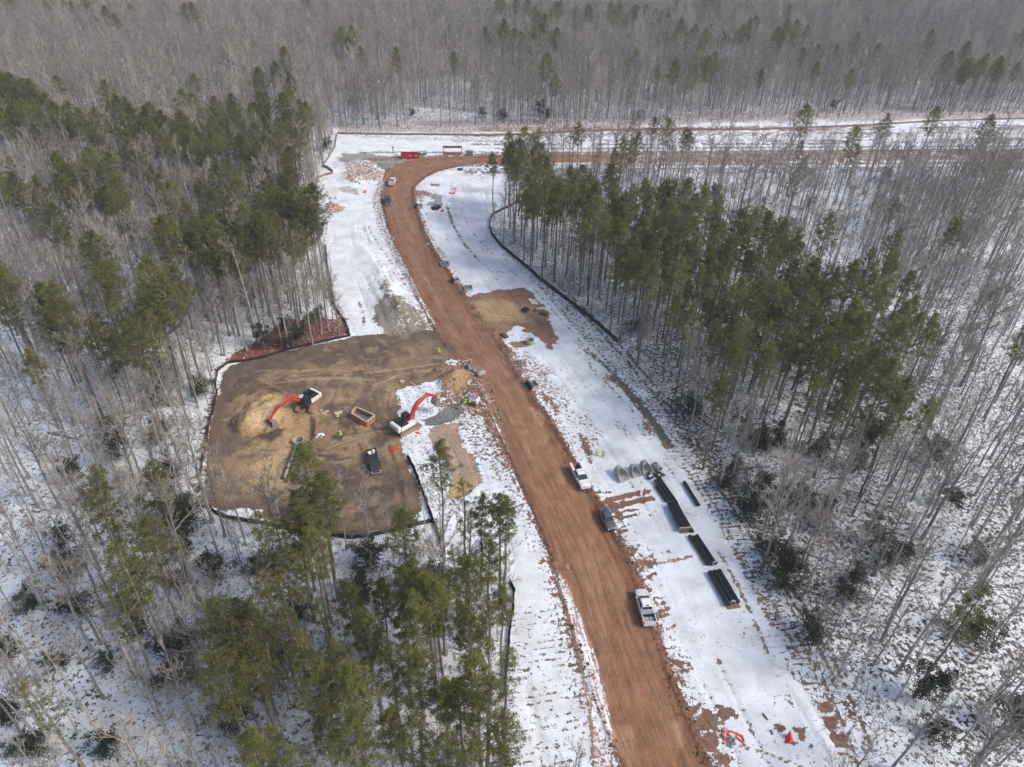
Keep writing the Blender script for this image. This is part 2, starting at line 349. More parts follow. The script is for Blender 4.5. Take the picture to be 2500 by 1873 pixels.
for L in ([(400,760),(520,690),(640,700),(730,650)], [(430,800),(560,740),(700,720)], [(480,360),(430,440),(400,520)]): strip(L, .22, (.25,.17,.09), None, .2, brk=.3)
def cone(px, py, r, h, s=z1, sx=1., rot=0., p=1.0):
    global H
    c = s([(px, py)])[0]; dx = X-c[0]; dy = Y-c[1]; co, si = math.cos(rot), math.sin(rot)
    a = (dx*co+dy*si)/sx; b = -dx*si+dy*co; q = np.hypot(a, b)/r
    H = np.maximum(H, 0)*0+H + h*np.clip(1-q, 0, 1)**p*(.88+.24*fnoise(X, Y, 1.5, 5))
    return q
q_sand = cone(520, 480, 5.2, 2.4, sx=1.15, rot=.5, p=.9)
cone(610, 400, 3.2, 1.1); cone(430, 530, 2.8, 1.0); cone(470, 390, 2.2, .8); w_ = win(z1([(300,280),(760,640)]), 1); H[w_] += (fnoise(X[w_], Y[w_], 1.6, 65)-.5)*.9*sm(7.5-np.hypot(X[w_]-z1([(530,480)])[0,0], Y[w_]-z1([(530,480)])[0,1]), 0, 2); cone(560, 340, 2.6, .9); cone(590, 735, 4.2, .6, p=1.4); cone(480, 800, 4, .45, p=1.4); cone(590, 595, 2.4, .7, sx=1.5)
q_mound = cone(1830, 210, 3.4, 2.3, sx=1.3, rot=.9, p=.9)
cone(1350, 320, 2.0, .7, sx=1.6, rot=1.4); cone(1770, 520, 1.6, .5, sx=1.8, rot=.3); cone(2000, 330, 2.5, .6, sx=2, rot=-.9)
# pit and pipe trench (real depressions)
PIT = z1([(690,560),(700,470),(850,458),(872,475),(868,600),(800,640),(700,640)])
pit = sdist(X, Y, PIT); H -= 1.3*sm(pit, -.35, .35)
TR0, TR1 = z1([(757,632),(672,868)])
dtr = line_d(X, Y, np.array([TR0, TR1]))[0]; H -= .9*sm(.75-dtr, .0, .3); paint(sm(.95-dtr, 0, .3), (.13,.088,.055), 1.3)
# ---- rusty mulch around the fence
MUL = W(S([(455,890),(462,800),(500,765),(545,745),(590,712),(610,690),(700,688),(750,690),(756,722),(700,738),(620,756),(545,777),(490,785),(472,800),(470,850)]))
d = sdist(X, Y, MUL); paint(sm(d+(nz2-.5)*2.5, -.8, .8), (.175, .068, .045), .92)
strip([(455,885),(440,960),(425,1040),(432,1090)], 1.0, (.17,.08,.055), .7, .8, s=lambda L: W(S(L)), brk=.35)
fw = W([(815,300),(1300,290),(1800,270),(2900,250),(2900,285),(1800,300),(1300,322),(830,330)])
d = sdist(X, Y, fw); paint(sm(d+(nz-.5)*8, -3, 3), (.19, .11, .085), .55)
# ---- upper clearing
zz = dict(s=z4)
blob([(230,300),(280,240),(370,230),(560,250),(720,250),(720,300),(640,330),(560,340),(470,310),(330,330)], (.30,.30,.27), 1.1, 1.2, 1, ntw=3, **zz)
blob([(290,330),(400,290),(450,310),(560,370),(600,400),(560,440),(400,470),(320,470),(290,420)], (.31,.17,.105), .62, 1, 1, ntw=2.5, **zz)
blob([(160,620),(230,630),(310,650),(280,690),(200,700),(165,690)], (.31,.19,.11), .75, 1, 1, ntw=1.5, **zz)
blob([(220,500),(330,490),(400,520),(380,560),(250,530)], (.30,.2,.13), .55, 1, 1, ntw=1.5, **zz)
blob([(820,520),(900,520),(1010,560),(990,600),(920,560),(830,570)], (.2,.115,.08), .85, 1, 1, ntw=1.5, **zz)
blob([(830,570),(910,560),(880,610)], (.31,.18,.11), .7, 1, 1, **zz)
blob([(950,470),(1020,470),(1020,490),(960,490)], (.30,.22,.14), 1.2, .3, 1, **zz)
fr = (rsd > -1) & (Y > 235)*(X > 14); mf = np.where(fr, sm(X, 14, 40), 0.); C = C*(1-mf[...,None]*.6)+np.array((.22,.155,.12))*mf[...,None]*.6; cov = np.where(fr, cov*(1-mf)+mf*np.minimum(cov, .62+.5*(fnoise(cu, cv*.3, 3, 88)-.35)), cov)
blob([(1210,370),(1300,370),(1290,390),(1220,390)], (.28,.17,.11), .8, .8, 1, ntw=1, **zz)
for i in range(9): strip([(1180+i*22,410+i*5),(1260+i*15,380+i*4),(1400,330+i*6)], .25, (.25,.16,.11), .55, .3, s=z4, brk=.45)
for i in range(5): strip([(860+i*18,700+i*60),(900+i*10,760+i*40),(930+i*30,830+i*45)], .35, RED, .6, .3, s=z4, brk=.4)
cone(400, 330, 7, 1.8, s=z4, sx=1.5, rot=-.3); cone(360, 440, 5, 1.8, s=z4, sx=1.2); cone(500, 400, 6, 1.6, s=z4); cone(200, 650, 4, 1.2, s=z4)
strip([(1075,630),(1120,780),(1200,920),(1310,1045)], .4, (.17,.14,.10), .95, .4, s=z4, brk=.25)
strip([(1310,1045),(1430,1150),(1560,1150)], .3, (.17,.14,.10), .7, .4, s=z4, brk=.5)
strip([(1190,650),(1230,770),(1290,860),(1450,1030),(1620,1180)], .3, (.3,.24,.17), .5, .3, s=z4, brk=.5)
strip([(970,920),(1050,1020),(1090,1100)], .3, (.2,.13,.09), .6, .3, s=z4, brk=.5)
for L in ([(430,780),(520,1000),(600,1200),(640,1300)], [(470,800),(560,950),(660,1100),(760,1260)], [(520,640),(540,780),(620,900),(700,1100),(830,1300),(930,1450)]):
    strip(L, .35, (.24,.15,.10), .55, .4, s=z4, brk=.45)
rb = sdist(X, Y, z4([(500,600),(560,420),(600,430),(560,640),(620,800),(720,1020),(820,1220),(1000,1560),(960,1560),(800,1300),(640,1000),(540,780)])); paint(sm(rb, -.6, .6), (.19,.125,.09), .5)
# long spoil ridge on the left of the road ending in a bare grey mound
ridge = z4([(375,800),(430,950),(500,1060),(560,1160),(610,1280),(650,1380),(720,1480)])
d, pv, _ = line_d(X, Y, ridge); tot = np.hypot(*np.diff(ridge, axis=0).T).sum(); prog = np.clip(pv/tot, 0, 1)
H += (.25+2.9*prog**2.5)*np.clip(1-d/(2.2+5.2*prog), 0, 1)**1.3*(.6+.8*fnoise(X, Y, 3, 97))
blob([(575,1250),(620,1250),(640,1330),(600,1350),(560,1310)], (.24,.215,.17), .9, .5, 1, s=z4, ntw=1)
q = blob([(530,1440),(610,1350),(650,1400),(720,1380),(800,1450),(900,1500),(960,1580),(700,1640),(600,1600),(540,1540)], (.235,.20,.155), .86, .8, 1, s=z4, ntw=2)
blob([(540,1440),(640,1360),(690,1560),(640,1640),(560,1560)], (.27,.25,.21), 1.2, .6, .9, s=z4, ntw=.6)
for i in range(8): strip([(650+i*28,1330+i*22),(690+i*36,1480+i*16)], .18, (.36,.29,.19) if i % 2 else (.17,.14,.11), .95, .2, s=z4, brk=.25)
strip([(150,1200),(190,1350),(240,1450),(270,1560)], 1.0, (.24,.13,.08), .75, .8, s=z4, brk=.2)
strip([(400,1380),(430,1460),(440,1560)], .35, (.2,.12,.08), .8, .4, s=z4, brk=.3)
# ditches beside the far road
for y0, wd, c in ((372, .8, (.13,.12,.10)), (363, .9, (.15,.14,.11)), (404, .7, (.18,.13,.1)), (413, 1.0, (.12,.11,.09))):
    strip([(880 if y0 == 372 else 1330, y0), (1400, y0), (1900, y0-3), (2900, y0-8)], wd, c, .85, .7, s=lambda L: W(L), brk=.25)
strip([(900,390),(1200,378),(2900,362)], 2.2, (.22,.12,.08), .85, 1.2, s=lambda L: W(L), brk=.2)
for y0, wd, cc, kk in ((402,2.5,(.2,.12,.08),.8),(345,1.5,(.2,.16,.13),.75),(354,1.4,(.17,.15,.12),.85),(418,3,(.13,.1,.08),.7),(330,3.0,(.22,.16,.125),.7),(318,3.5,(.22,.15,.115),.85)):
    for x0 in range(1150, 2700, 260): strip([(x0+random.uniform(-60,60), y0+random.uniform(-3,3)-(x0-1150)*.004), (x0+random.uniform(120,330), y0+random.uniform(-3,3)-(x0-1000)*.004)], wd, cc, kk, 1, s=lambda L: W(L), brk=.35)
strip([(860,330),(1000,338),(1250,340),(1500,345),(2000,335),(2900,320)], 2.4, (.26,.22,.18), .42, 2, s=lambda L: W(L), brk=.35)
# ---- right hand dirt yard with the ring
d = blob([(0,0),(120,340),(180,230),(330,200),(480,160),(650,150),(880,110),(940,170),(1020,260),(1140,370),(1200,470),(1220,600),(1300,720),(1340,800),(1310,880),(1200,940),(1130,880),(1000,780),(800,640),(700,700),(560,760),(600,900),(760,1000),(860,1200),(950,1400),(1020,1560),(900,1500),(420,880),(330,700),(150,370)], (.255,.15,.095), 1.25, .7, 1, s=z7b, ntw=1.2)
blob([(200,330),(340,270),(560,290),(760,340),(900,480),(960,600),(800,620),(560,600),(340,560),(260,450)], (.40,.28,.155), None, 1.5, .8, s=z7b, ntw=2)
blob([(640,620),(760,640),(780,760),(620,780),(560,700)], (.27,.2,.14), None, 1, .8, s=z7b, ntw=1)
d = blob([(620,820),(740,720),(800,770),(960,730),(1060,800),(1150,860),(1100,920),(960,900),(1000,1000),(860,960),(760,1000),(700,920)], (.25,.16,.1), .18, .6, 1, s=z7b, ntw=1)
blob([(680,870),(800,850),(900,850),(1020,880),(960,920),(760,930)], (.30,.19,.11), 1.2, .4, .9, s=z7b, ntw=.5)
blob([(920,260),(980,340),(1080,350),(1050,310),(980,270)], (.25,.15,.1), .1, .3, 1, s=z7b)
for i in range(7): strip([(900+i*12,560-i*10),(1060,540+i*8),(1180,560+i*20),(1270,700+i*16)], .12, (.2,.115,.075), None, .12, s=z7b, brk=.3)
for i in range(6): strip([(240+i*10,420+i*20),(500,470+i*20),(760,480+i*22),(900,560+i*10)], .12, (.3,.2,.115) if i%2 else (.47,.35,.2), None, .12, s=z7b, brk=.35)
for i in range(5): strip([(560+i*14,870+i*8),(700+i*16,1040+i*12),(870+i*10,1240+i*10),(960+i*10,1420)], .14, (.17,.09,.06), 1.2, .14, s=z7b, brk=.3)
blob([(560,780),(640,900),(760,1090),(860,1240),(960,1420),(1040,1580),(920,1560),(760,1300),(640,1120),(500,900)], (.2,.105,.07), .95, .7, .8, s=z7b, ntw=1.2)
# muddy slush right of the road
blob([(0,60),(90,20),(200,140),(300,260),(420,380),(560,520),(620,620),(560,680),(420,520),(300,420),(160,280),(60,180)], (.23,.15,.11), .42, 2, 1, s=z2, ntw=2)
blob([(440,560),(520,640),(540,720),(560,800),(520,790),(470,680)], (.24,.13,.08), .9, .6, 1, s=z2, ntw=1)
blob([(180,140),(240,170),(230,190),(180,160)], (.24,.13,.08), .85, .5, 1, s=z2, ntw=.6)
blob([(190,300),(250,320),(330,430),(300,440),(220,360)], (.24,.14,.08), .9, .6, 1, s=z2, ntw=.6)
for i in range(6): strip([(70+i*30,150+i*6),(130+i*40,100+i*9)], .2, (.28,.19,.14), .8, .2, s=z2, brk=.3)
# olive ditch and its continuation
strip([(0,0)]+[(500,10),(600,90),(690,170)], .55, (.15,.14,.10), .9, .45, s=z2, brk=.2) if 0 else strip([(500,10),(600,90),(690,170)], .5, (.15,.14,.10), .85, .4, s=z2, h=-.2, brk=.2)
strip([(690,190),(760,260),(850,370),(940,480),(1010,580),(1060,660)], .85, (.15,.14,.105), 1.3, .3, s=z2, h=-.35)
strip([(1040,660),(1120,710)], .7, (.26,.15,.09), 1.2, .5, s=z2, brk=.2)
strip([(640,190),(720,260)], .3, (.26,.17,.1), .9, .4, s=z2)
for L in ([(880,490),(960,570)], [(900,520),(930,560)]): strip(L, .5, (.33,.22,.14), .95, .5, s=z2, brk=.3)
for L in ([(440,10),(560,150),(700,300),(860,460),(960,640)], [(620,200),(700,290),(800,400)], [(520,110),(660,310)]): strip(L, .22, (.16,.13,.10), .62, .3, s=z2, brk=.5)
# perpendicular tyre tracks onto the snow
BR = (.225,.12,.078)
for L, wd in (([(1000,970),(1200,925),(1350,890),(1500,860),(1660,830)], .55), ([(1060,1110),(1250,1060),(1450,1000),(1740,945)], .55), ([(1020,1060),(1250,1020)], .5), ([(1150,1200),(1300,1150),(1480,1140)], .25), ([(1200,1280),(1350,1240),(1500,1200)], .28), ([(1250,1010),(1500,960),(1600,900)], .10), ([(1400,1030),(1680,990)], .12)):
    strip(L, wd, BR, 1.2, .25, s=z3b, brk=.12)
blob([(880,990),(1010,980),(1120,1080),(1260,1260),(1300,1400),(1180,1300),(1000,1100)], BR, 1.1, .4, 1, s=z3b, ntw=.5)
for L in ([(250,1110),(420,1050),(560,1020)], [(280,1190),(450,1140),(620,1110),(770,1070)]): strip(L, .3, (.3,.2,.15), .75, .3, s=z4b, brk=.25)
for L in ([(250,1130),(400,1120)], [(300,1190),(380,1180)]): strip(L, .3, BR, 1.0, .3, s=z4b, brk=.2)
# finger-like splashes of mud at the right edge of the road
for k in range(60):
    t = random.random(); e = RR[1]*(1-t)+RR[10]*t if 0 else None
    i = random.uniform(1, 9); i0 = int(i); e = RR[i0]*(1-(i-i0))+RR[i0+1]*(i-i0)
    dr = (RR[i0+1]-RR[i0]); dr /= np.hypot(*dr); nr = np.array([dr[1], -dr[0]]); L = random.uniform(1.4, 3.6)
    a = e+nr*.6; b = e+nr*L+dr*random.uniform(-.8, 1.2)
    P = np.array([a, b]); strip([0], random.uniform(.14, .4), (.20,.11,.075), random.uniform(.6, 1.1), .2, s=lambda _: P, brk=.3)
for k in range(46):
    i = random.uniform(1, 9); i0 = int(i); e = RL[i0]*(1-(i-i0))+RL[i0+1]*(i-i0)
    dr = (RL[i0+1]-RL[i0]); dr /= np.hypot(*dr); nr = np.array([-dr[1], dr[0]]); L = random.uniform(.8, 2.4)
    P = np.array([e+nr*.4, e+nr*L+dr*random.uniform(-.6, .8)]); strip([0], random.uniform(.14, .3), (.20,.11,.075), random.uniform(.6, 1.), .2, s=lambda _: P, brk=.3)
# long ruts in the road
for off in (-3.4,-2.9,-2.2,-1.1,-.6,.5,1.0,1.8,2.4,3.0,3.5):
    m = np.exp(-((cu-off-.5*(vnoise(cv, cu*0, 14, int(off*10)+99)-.5))/.16)**2)*sm(rsd, 0, .5)*sm(vnoise(cv, cu*0, 9, int(off*7)+50), .3, .6)
    paint(m*.75, (.175,.09,.055)); H -= m*.07
m = sm(fnoise(cu, cv*.22, 26, 271, 3), .48, .62)*sm(rsd, .3, 1.5); paint(m*.5, (.215,.122,.078))
m = sm(fnoise(cu*1.6, cv*.22, 2.2, 71), .52, .68)*sm(rsd, .3, 1.5); paint(m*.45, (.36,.215,.13))
m = sm(fnoise(X, Y, 4, 171), .56, .7)*sm(rsd, .3, 1.5); paint(m*.6, (.22,.115,.07))
for P, c in ((z2([(130,400),(190,420),(250,600),(230,640),(170,520)]), (.42,.27,.16)), (z3([(1070,1010),(1130,1020),(1150,1140),(1110,1170)]), (.43,.28,.15)), (z3([(600,1010),(860,1060),(860,1280),(820,1280)]), (.36,.22,.13))):
    dd = sdist(X, Y, P)+(nz2-.5)*2; paint(sm(dd, -.4, .6)*.7, c)
blob([(900,60),(1000,400),(1080,760),(1060,1000),(960,800),(860,300)], (.24,.125,.08), None, .8, .55, s=z3, ntw=1)
# ---- lower left verge : corduroy, ridge line and pink slush
vg = sdist(X, Y, z3([(60,300),(400,330),(540,700),(600,1290),(620,1500),(0,1500),(60,900)]))
cord += sm(vg, -.5, 1.2)*.9
cov += sm(vg, 0, 1.5)*.06; paint(sm(vg, 0, 1), (.15,.125,.10), None)
ps = sdist(X, Y, z3([(330,60),(420,60),(470,200),(590,500),(700,850),(760,1290),(780,1450),(620,1450),(590,1200),(530,650),(440,330),(380,160)]))
paint(sm(ps, -.3, .5), (.34,.2,.15), .42)
strip([(390,180),(440,330),(490,500),(530,650),(560,800),(580,900),(600,1100),(620,1285),(630,1400)], .16, (.27,.2,.15), 1., .15, s=z3, h=.12, brk=.12)
blob([(340,60),(480,60),(520,200),(470,180),(380,130)], (.22,.11,.07), .8, .6, 1, s=z3, ntw=.8)
# ---- cleat tracks right
CT = W([(1648,1103),(1702,1165),(1756,1240),(1800,1313),(1822,1362),(1851,1427),(1892,1488),(1928,1545),(1965,1610),(1989,1684),(2014,1728),(2038,1773),(2062,1830),(2075,1873),(2110,1980)])
d, v2, s2 = line_d(X, Y, CT); cm = sm(1.5-d, -.4, .5)
cord = np.maximum(cord, cm*1.6); paint(cm, (.20,.125,.09), .20)
TRK = [S([(1190,615),(1270,690),(1350,775),(1420,860),(1480,945),(1530,1020),(1590,1110),(1650,1200),(1720,1310),(1790,1440),(1850,1570),(1885,1657),(1920,1760)]), S([(1150,620),(1220,700),(1290,775),(1360,850),(1420,930)]), S([(1480,1010),(1540,1110),(1600,1220),(1660,1340),(1720,1470),(1780,1657)])]
for L, wd, kk in zip(TRK, (.30,.22,.2), (.85,.6,.62)):
    for o_ in ((0,0),(14,-6)): strip([(a+o_[0],b_+o_[1]) for a, b_ in L], wd, (.15,.11,.08), kk, .25, s=lambda L: W(L), brk=.3)
v3 = np.where(d < 6, v2, cv)
gs = [z1([(2150,150),(1900,120),(1600,170),(1300,230),(1220,330),(1240,480)]), z1([(1600,150),(1200,90),(800,110),(500,180),(330,320),(230,520),(200,700),(240,900)]), z1([(1440,620),(1200,640),(1000,700),(900,800)]), z1([(1400,640),(1440,800),(1500,1000),(1560,1150)]), z1([(1100,300),(960,380),(900,500)]), z1([(300,1000),(600,1150),(1000,1200),(1400,1150)])]
gy_ = [z7b([(300,500),(560,440),(820,480),(1100,560),(1260,740)]), z7b([(520,820),(760,1080),(960,1420)]), z7b([(660,240),(1000,300),(1180,500)])]
fu = cu.copy(); fv = v3.copy()
for gset, msk in ((gs, psd > -1), (gy_, (cs*1 != 9) & (sdist(X, Y, z7b([(150,200),(900,80),(1400,700),(1300,1000),(1000,1500),(400,900)])) > -1) & (rsd < .5))):
    bd = np.full(X.shape, 1e9)
    for g_ in gset:
        x_, y_ = X[msk], Y[msk]; a_, b_, c_ = line_d(x_, y_, g_); t_ = a_ < bd[msk]
        q_ = fu[msk]; q_[t_] = (a_*c_)[t_]*1.3; fu[msk] = q_; q_ = fv[msk]; q_[t_] = b_[t_]; fv[msk] = q_; q_ = bd[msk]; q_[t_] = a_[t_]; bd[msk] = q_
    smear = np.where(msk, .5, smear)
smear *= 1-sm(8.5-np.hypot(X-z1([(530,480)])[0,0], Y-z1([(530,480)])[0,1]), 0, 2)
d2 = strip([(1916,1460),(1953,1525),(1997,1627),(2038,1724),(2079,1818),(2095,1873),(2120,1960)], .13, (.22,.14,.1), 1., .14, s=lambda L: W(L), h=.08, brk=.15)
for L in ([(1370,0),(1440,130),(1530,300),(1600,460),(1650,590),(1740,760),(1820,940)], [(1470,0),(1560,160),(1640,330),(1700,470)], [(1640,200),(1700,330),(1790,500),(1870,700)], [(1800,430),(1900,600),(1980,800),(2060,960)]): strip(L, .3, (.25,.18,.13), .75, .3, s=z3, brk=.42)
m = sm(4-line_d(X, Y, CT)[0], 0, 1)*(s2 < 0)
for (a, b, r) in ((2000,930,1.0),(2040,1020,1.1),(2080,1130,1.1),(1730,1050,.6),(1850,1070,.8),(1790,1130,.7),(1360,655,.5),(1310,980,1.3),(1400,970,1.2),(1450,970,.8),(1320,1130,1.0),(1370,1230,1.0),(1290,1010,1.4),(1860,1100,.6),(1920,1160,.5)):
    c = z3([(a, b)])[0]; dd = np.hypot(X-c[0], (Y-c[1])*1.3); paint(sm(r-dd+(vnoise(X, Y, .8, 13)-.5)*r*1.2, -.15, .2), (.2,.12,.085), 1.1)
strip([(1480,1150),(1600,1190),(1720,1230),(1860,1285),(1980,1340)], .10, (.33,.27,.22), 1.1, .1, s=z3, h=.10)
# smooth packed wheel lanes in the big snow field (a clean ridge of snow)
strip([(1560,600),(1700,700),(1850,880),(1950,1050),(2060,1285)], 1.1, None, .0, .6, s=z3, h=.25)
cov = np.where((csd > 1) & (rsd < 0), cov, cov)
H += cm*(.05*np.sin(v3*2*math.pi/.9))
# ------------------------------------------------------------------ ground material
gm, t, b = nodes('snow_and_soil'); n = t.nodes; l = t.links
def N(ty, **kw):
    q = n.new(ty)
    for k_, v_ in kw.items(): setattr(q, k_, v_)
    return q
def attr(name): q = N('ShaderNodeAttribute'); q.attribute_name = name; return q
def math_(op, a, b_=None, clamp=False):
    q = N('ShaderNodeMath', operation=op); q.use_clamp = clamp
    for i, v_ in enumerate((a, b_)):
        if v_ is None: continue
        if hasattr(v_, 'links'): l.new(v_, q.inputs[i])
        else: q.inputs[i].default_value = v_
    return q.outputs[0]
def mrange(v_, a, b_, c, d_):
    q = N('ShaderNodeMapRange'); q.interpolation_type = 'SMOOTHSTEP'
    for i, z_ in enumerate((v_, a, b_, c, d_)):
        if hasattr(z_, 'links'): l.new(z_, q.inputs[i])
        else: q.inputs[i].default_value = z_
    return q.outputs[0]
def noise(scale, detail, rough, vec, dist=0):
    q = N('ShaderNodeTexNoise'); q.inputs['Scale'].default_value = scale; q.inputs['Detail'].default_value = detail; q.inputs['Roughness'].default_value = rough
    q.inputs['Distortion'].default_value = dist; l.new(vec, q.inputs['Vector']); return q.outputs[0]
geo = N('ShaderNodeNewGeometry').outputs['Position']
uv = attr('rv').outputs['Vector']
A_col = attr('dirt').outputs['Color']; A_cov = attr('cov').outputs['Fac']; A_cord = attr('cord').outputs['Fac']; A_sm = attr('smear').outputs['Fac']
sx = N('ShaderNodeSeparateXYZ'); l.new(uv, sx.inputs[0])
vsc = N('ShaderNodeVectorMath', operation='MULTIPLY'); l.new(uv, vsc.inputs[0]); vsc.inputs[1].default_value = (2.2, .10, 1)
n1 = noise(1.5, 8, .66, geo, .3); n2 = noise(6.0, 4, .7, geo); n3 = noise(1.3, 7, .68, vsc.outputs[0])
mxn = N('ShaderNodeMixRGB'); l.new(math_('MULTIPLY', A_sm, .6), mxn.inputs[0]); l.new(n1, mxn.inputs[1]); l.new(n3, mxn.inputs[2])
nn = mrange(math_('ADD', math_('MULTIPLY', mxn.outputs[0], .78), math_('MULTIPLY', n2, .22)), .365, .635, 0, 1)
wv = math_('SINE', math_('ADD', math_('MULTIPLY', sx.outputs[1], 2*math.pi/.95), math_('MULTIPLY', n1, 7)))
wv = math_('MULTIPLY', mrange(wv, .1, .8, 0, 1), mrange(noise(.6, 3, .6, geo), .4, .62, .02, 1))
covt = math_('ADD', A_cov, math_('MULTIPLY', math_('MULTIPLY', wv, A_cord), .5))
snow = mrange(math_('SUBTRACT', nn, covt), -.05, .07, 0, 1)
# soil colour variation
f1 = noise(.35, 6, .6, geo); f2 = noise(2.2, 6, .75, geo); f3 = noise(9, 3, .7, geo); f4 = noise(2.0, 6, .7, vsc.outputs[0])
k_ = math_('ADD', mrange(f1, .3, .7, -.14, .14), math_('ADD', math_('MULTIPLY', mrange(f2, .33, .67, -.3, .3), math_('SUBTRACT', 1.0, math_('MULTIPLY', A_sm, .65))), math_('ADD', mrange(f3, .3, .7, -.24, .24), math_('MULTIPLY', mrange(f4, .3, .7, -.26, .26), A_sm))))
sc_ = N('ShaderNodeVectorMath', operation='SCALE'); l.new(A_col, sc_.inputs[0]); l.new(math_('ADD', k_, 1.0), sc_.inputs['Scale'])
# snow colour: slightly soiled here and there
s1 = mrange(noise(.22, 5, .6, geo), .35, .7, 0, 1); s2_ = mrange(n2, .3, .7, -.05, .05)
sn = N('ShaderNodeMixRGB'); l.new(s1, sn.inputs[0]); sn.inputs[1].default_value = (.79,.82,.86,1); sn.inputs[2].default_value = (.62,.635,.65,1)
sn2 = N('ShaderNodeVectorMath', operation='SCALE'); l.new(sn.outputs[0], sn2.inputs[0]); l.new(math_('ADD', s2_, 1.0), sn2.inputs['Scale'])
mx = N('ShaderNodeMixRGB'); l.new(snow, mx.inputs[0]); l.new(sc_.outputs[0], mx.inputs[1]); l.new(sn2.outputs[0], mx.inputs[2])
l.new(mx.outputs[0], b.inputs['Base Color']); b.inputs['Roughness'].default_value = .9; b.inputs['Specular IOR Level'].default_value = .25
bp = N('ShaderNodeBump'); bp.inputs['Distance'].default_value = .10; l.new(math_('SUBTRACT', .75, math_('MULTIPLY', A_sm, .5)), bp.inputs['Strength'])
hh = math_('ADD', math_('MULTIPLY', f2, 1.0), math_('ADD', math_('MULTIPLY', f3, .35), math_('MULTIPLY', snow, .25)))
l.new(hh, bp.inputs['Height']); l.new(bp.outputs[0], b.inputs['Normal'])
# ------------------------------------------------------------------ split into road, pad, piles and ground
ny, nx = X.shape
idx = np.arange(ny*nx).reshape(ny, nx)
quads = np.stack([idx[:-1,:-1], idx[:-1,1:], idx[1:,1:], idx[1:,:-1]], -1).reshape(-1, 4)
fc = lambda A: ((A[:-1,:-1]+A[1:,1:])/2).ravel()
cls = np.zeros(len(quads), int); cls[fc(psd) > .0] = 2; cls[fc(rsd) > 0] = 1
rq = (d_ := sdist(X, Y, z4([(530,1440),(620,1330),(660,1400),(720,1380),(800,1450),(900,1500),(960,1580),(700,1640),(600,1600),(540,1540)])))
cls[fc(rq) > 0] = 5; cls[(fc(rsd) > 0)] = 1
cls[fc(q_mound) < .95] = 4; cls[fc(q_sand) < .95] = 3
PX = np.stack([X, Y, H], -1).reshape(-1, 3); RV = np.stack([fu, fv, X*0], -1).reshape(-1, 3)
CC = np.concatenate([C.reshape(-1, 3), np.ones((ny*nx, 1))], 1)
def sub(name, k):
    q = quads[cls == k]; u, inv = np.unique(q, return_inverse=True); inv = inv.reshape(-1)
    me = bpy.data.meshes.new(name); me.vertices.add(len(u)); me.vertices.foreach_set('co', PX[u].astype('f4').ravel())
    me.loops.add(len(inv)); me.loops.foreach_set('vertex_index', inv.astype('i4'))
    me.polygons.add(len(q)); me.polygons.foreach_set('loop_start', np.arange(0, len(inv), 4, dtype='i4'))
    me.update(calc_edges=True); me.polygons.foreach_set('use_smooth', np.ones(len(q), bool))
    a = me.attributes.new('dirt', 'FLOAT_COLOR', 'POINT'); a.data.foreach_set('color', CC[u].astype('f4').ravel())
    for nm, A in (('cov', cov), ('cord', cord), ('smear', smear)):
        a = me.attributes.new(nm, 'FLOAT', 'POINT'); a.data.foreach_set('value', A.ravel()[u].astype('f4'))
    a = me.attributes.new('rv', 'FLOAT_VECTOR', 'POINT'); a.data.foreach_set('vector', RV[u].astype('f4').ravel())
    me.materials.append(gm); o = bpy.data.objects.new(name, me); COL.objects.link(o); return o
sub('ground', 0)['kind'] = 'structure'; sub('road', 1)['kind'] = 'structure'; sub('dirt_pad', 2)['kind'] = 'structure'
tag(sub('sand_pile', 3), 'pale yellow sand pile spread beside the left red excavator arm', 'pile')
tag(sub('soil_mound', 4), 'tan and red soil mound between the road and the right excavator', 'pile')
tag(sub('gravel_mound', 5), 'grey brown mound with snow streaks left of the road above the pad', 'pile')
def gz(x, y):
    i = int(np.clip(np.searchsorted(gy, y)-1, 0, ny-2)); j = int(np.clip(np.searchsorted(gx, x)-1, 0, nx-2))
    fy = (y-gy[i])/(gy[i+1]-gy[i]); fx = (x-gx[j])/(gx[j+1]-gx[j])
    return float((H[i,j]*(1-fx)+H[i,j+1]*fx)*(1-fy)+(H[i+1,j]*(1-fx)+H[i+1,j+1]*fx)*fy)
